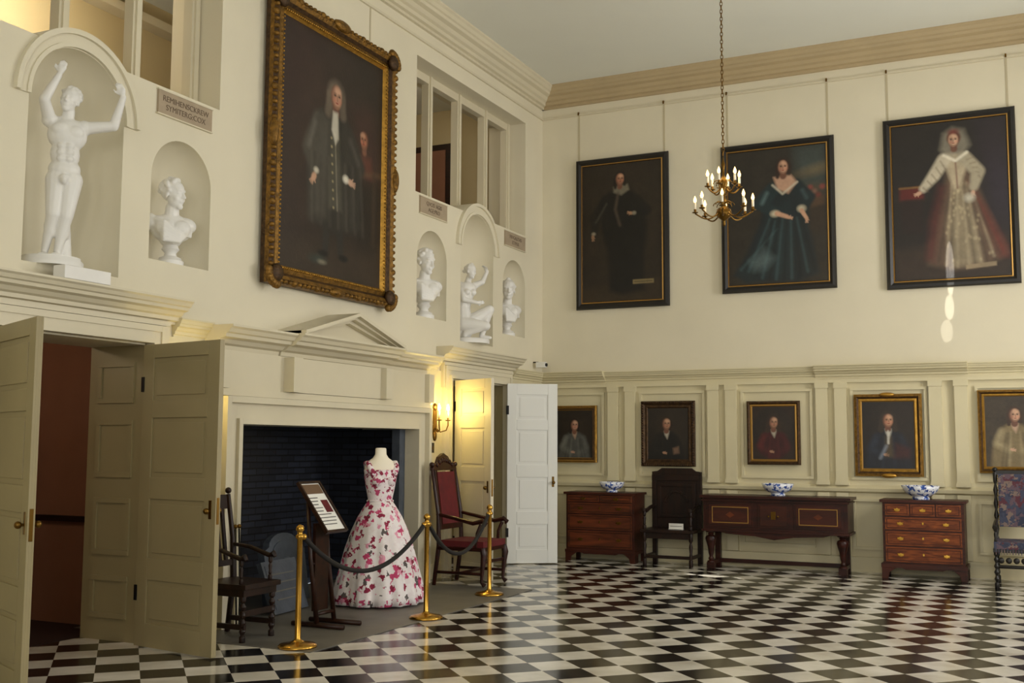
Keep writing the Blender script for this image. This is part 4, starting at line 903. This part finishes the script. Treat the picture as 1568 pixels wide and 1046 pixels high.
o=b.obj('cast_fireback',(-.30,9.12,.012)); o.rotation_euler=(0,-.16,0)
b=MB(); b.box(-.025,.025,-.30,.30,0,.50,SLATE); b.box(.025,.03,-.26,.26,.04,.46,SLATE)
for z in (.12,.2,.28,.36): b.box(.03,.034,-.2,.2,z,z+.012,STONE)
o=b.obj('leaning_slate_tablet',(.12,8.62,.012),0); o.rotation_euler=(0,-.35,.1)
b=MB()
for i in range(2): b.tube([(.28,7.70-.05*i,.0),(.24,7.70-.05*i,.85)],.008,IRON,6); b.sph((.24,7.70-.05*i,.87),.02,BRASSD)
b.obj('fire_irons',(0,0,.007))
# ---------------------------------------------------------------- lights
def area(name,loc,rot,sx,sy,e,col=(1,.97,.9)):
    l=bpy.data.lights.new(name,'AREA'); l.shape='RECTANGLE'; l.size=sx; l.size_y=sy; l.energy=e; l.color=col
    o=bpy.data.objects.new(name,l); COL.objects.link(o); o.location=loc; o.rotation_euler=rot; return o
for c,e in zip(WR,(20,70,125,235)): area('daylight_window',(9.3,c,3.35),(0,pi/2,0),4.4,1.45,e,(1,.97,.93))
for c,e in zip(WF,(10,100,200)): area('daylight_window',(c,-3.3,3.35),(pi/2,0,0),1.45,4.4,e,(1,.97,.92))
def spot(loc,tgt,e,size,sx=1,col=(1,.97,.9)):
    l=bpy.data.lights.new('sun_and_glare_spot','SPOT'); l.energy=e; l.spot_size=math.radians(size); l.spot_blend=.25; l.color=col; l.shadow_soft_size=.01
    o=bpy.data.objects.new('sun_and_glare_spot',l); COL.objects.link(o); o.location=loc; d=Vector(tgt)-Vector(loc); o.rotation_euler=d.to_track_quat('-Z','Y').to_euler(); o.scale=(sx,1,1)
spot((7.2,-2.6,5.2),(5.68,L,3.85),9000,2.4,.14)
spot((7.2,-2.6,5.2),(5.66,L,3.36),7000,1.1,.35)
spot((7.2,-2.6,5.2),(5.62,L,3.06),4000,.8,.5)
spot((8.6,12.0,4.8),(2.95,13.35,0),6000,4,.35)  # added spot, imitates window glare on the floor; the others are sun patches
for loc,e in (((-1.9,7.3,5.9),70),((-1.8,12.8,6.5),9)):
    l=bpy.data.lights.new('gallery_lamp','POINT'); l.energy=e; l.color=(1,.87,.66); l.shadow_soft_size=.15
    o=bpy.data.objects.new('gallery_lamp',l); COL.objects.link(o); o.location=loc
l=bpy.data.lights.new('corridor_lamp','POINT'); l.energy=16; l.color=(1,.8,.55); l.shadow_soft_size=.1
o=bpy.data.objects.new('corridor_lamp',l); COL.objects.link(o); o.location=(-1.6,5.3,2.7)
l=bpy.data.lights.new('chandelier_glow','POINT'); l.energy=10; l.color=(1,.75,.4); l.shadow_soft_size=.25
o=bpy.data.objects.new('chandelier_glow',l); COL.objects.link(o); o.location=(CX,CY,CB+.55)
w=bpy.data.worlds.new('sky'); S.world=w; w.use_nodes=True; w.node_tree.nodes['Background'].inputs[0].default_value=(.8,.9,1,1); w.node_tree.nodes['Background'].inputs[1].default_value=1.0
# ---------------------------------------------------------------- camera
y=math.radians(25.64);t=math.radians(5.42);r=math.radians(.25)
F=Vector((-math.sin(y)*math.cos(t),math.cos(y)*math.cos(t),math.sin(t)));R0=Vector((math.cos(y),math.sin(y),0));U0=R0.cross(F)
R=R0*math.cos(r)+U0*math.sin(r);U=U0*math.cos(r)-R0*math.sin(r)
cam=bpy.data.cameras.new('camera'); co=bpy.data.objects.new('camera',cam); COL.objects.link(co)
m=Matrix.Identity(4)
for i in range(3): m[i][0]=R[i]; m[i][1]=U[i]; m[i][2]=-F[i]
m[0][3],m[1][3],m[2][3]=6.59,0,1.6
co.matrix_world=m; cam.lens=36*1667.1/1568; cam.sensor_width=36; cam.clip_start=.05
S.camera=co
S.view_settings.view_transform='Standard'
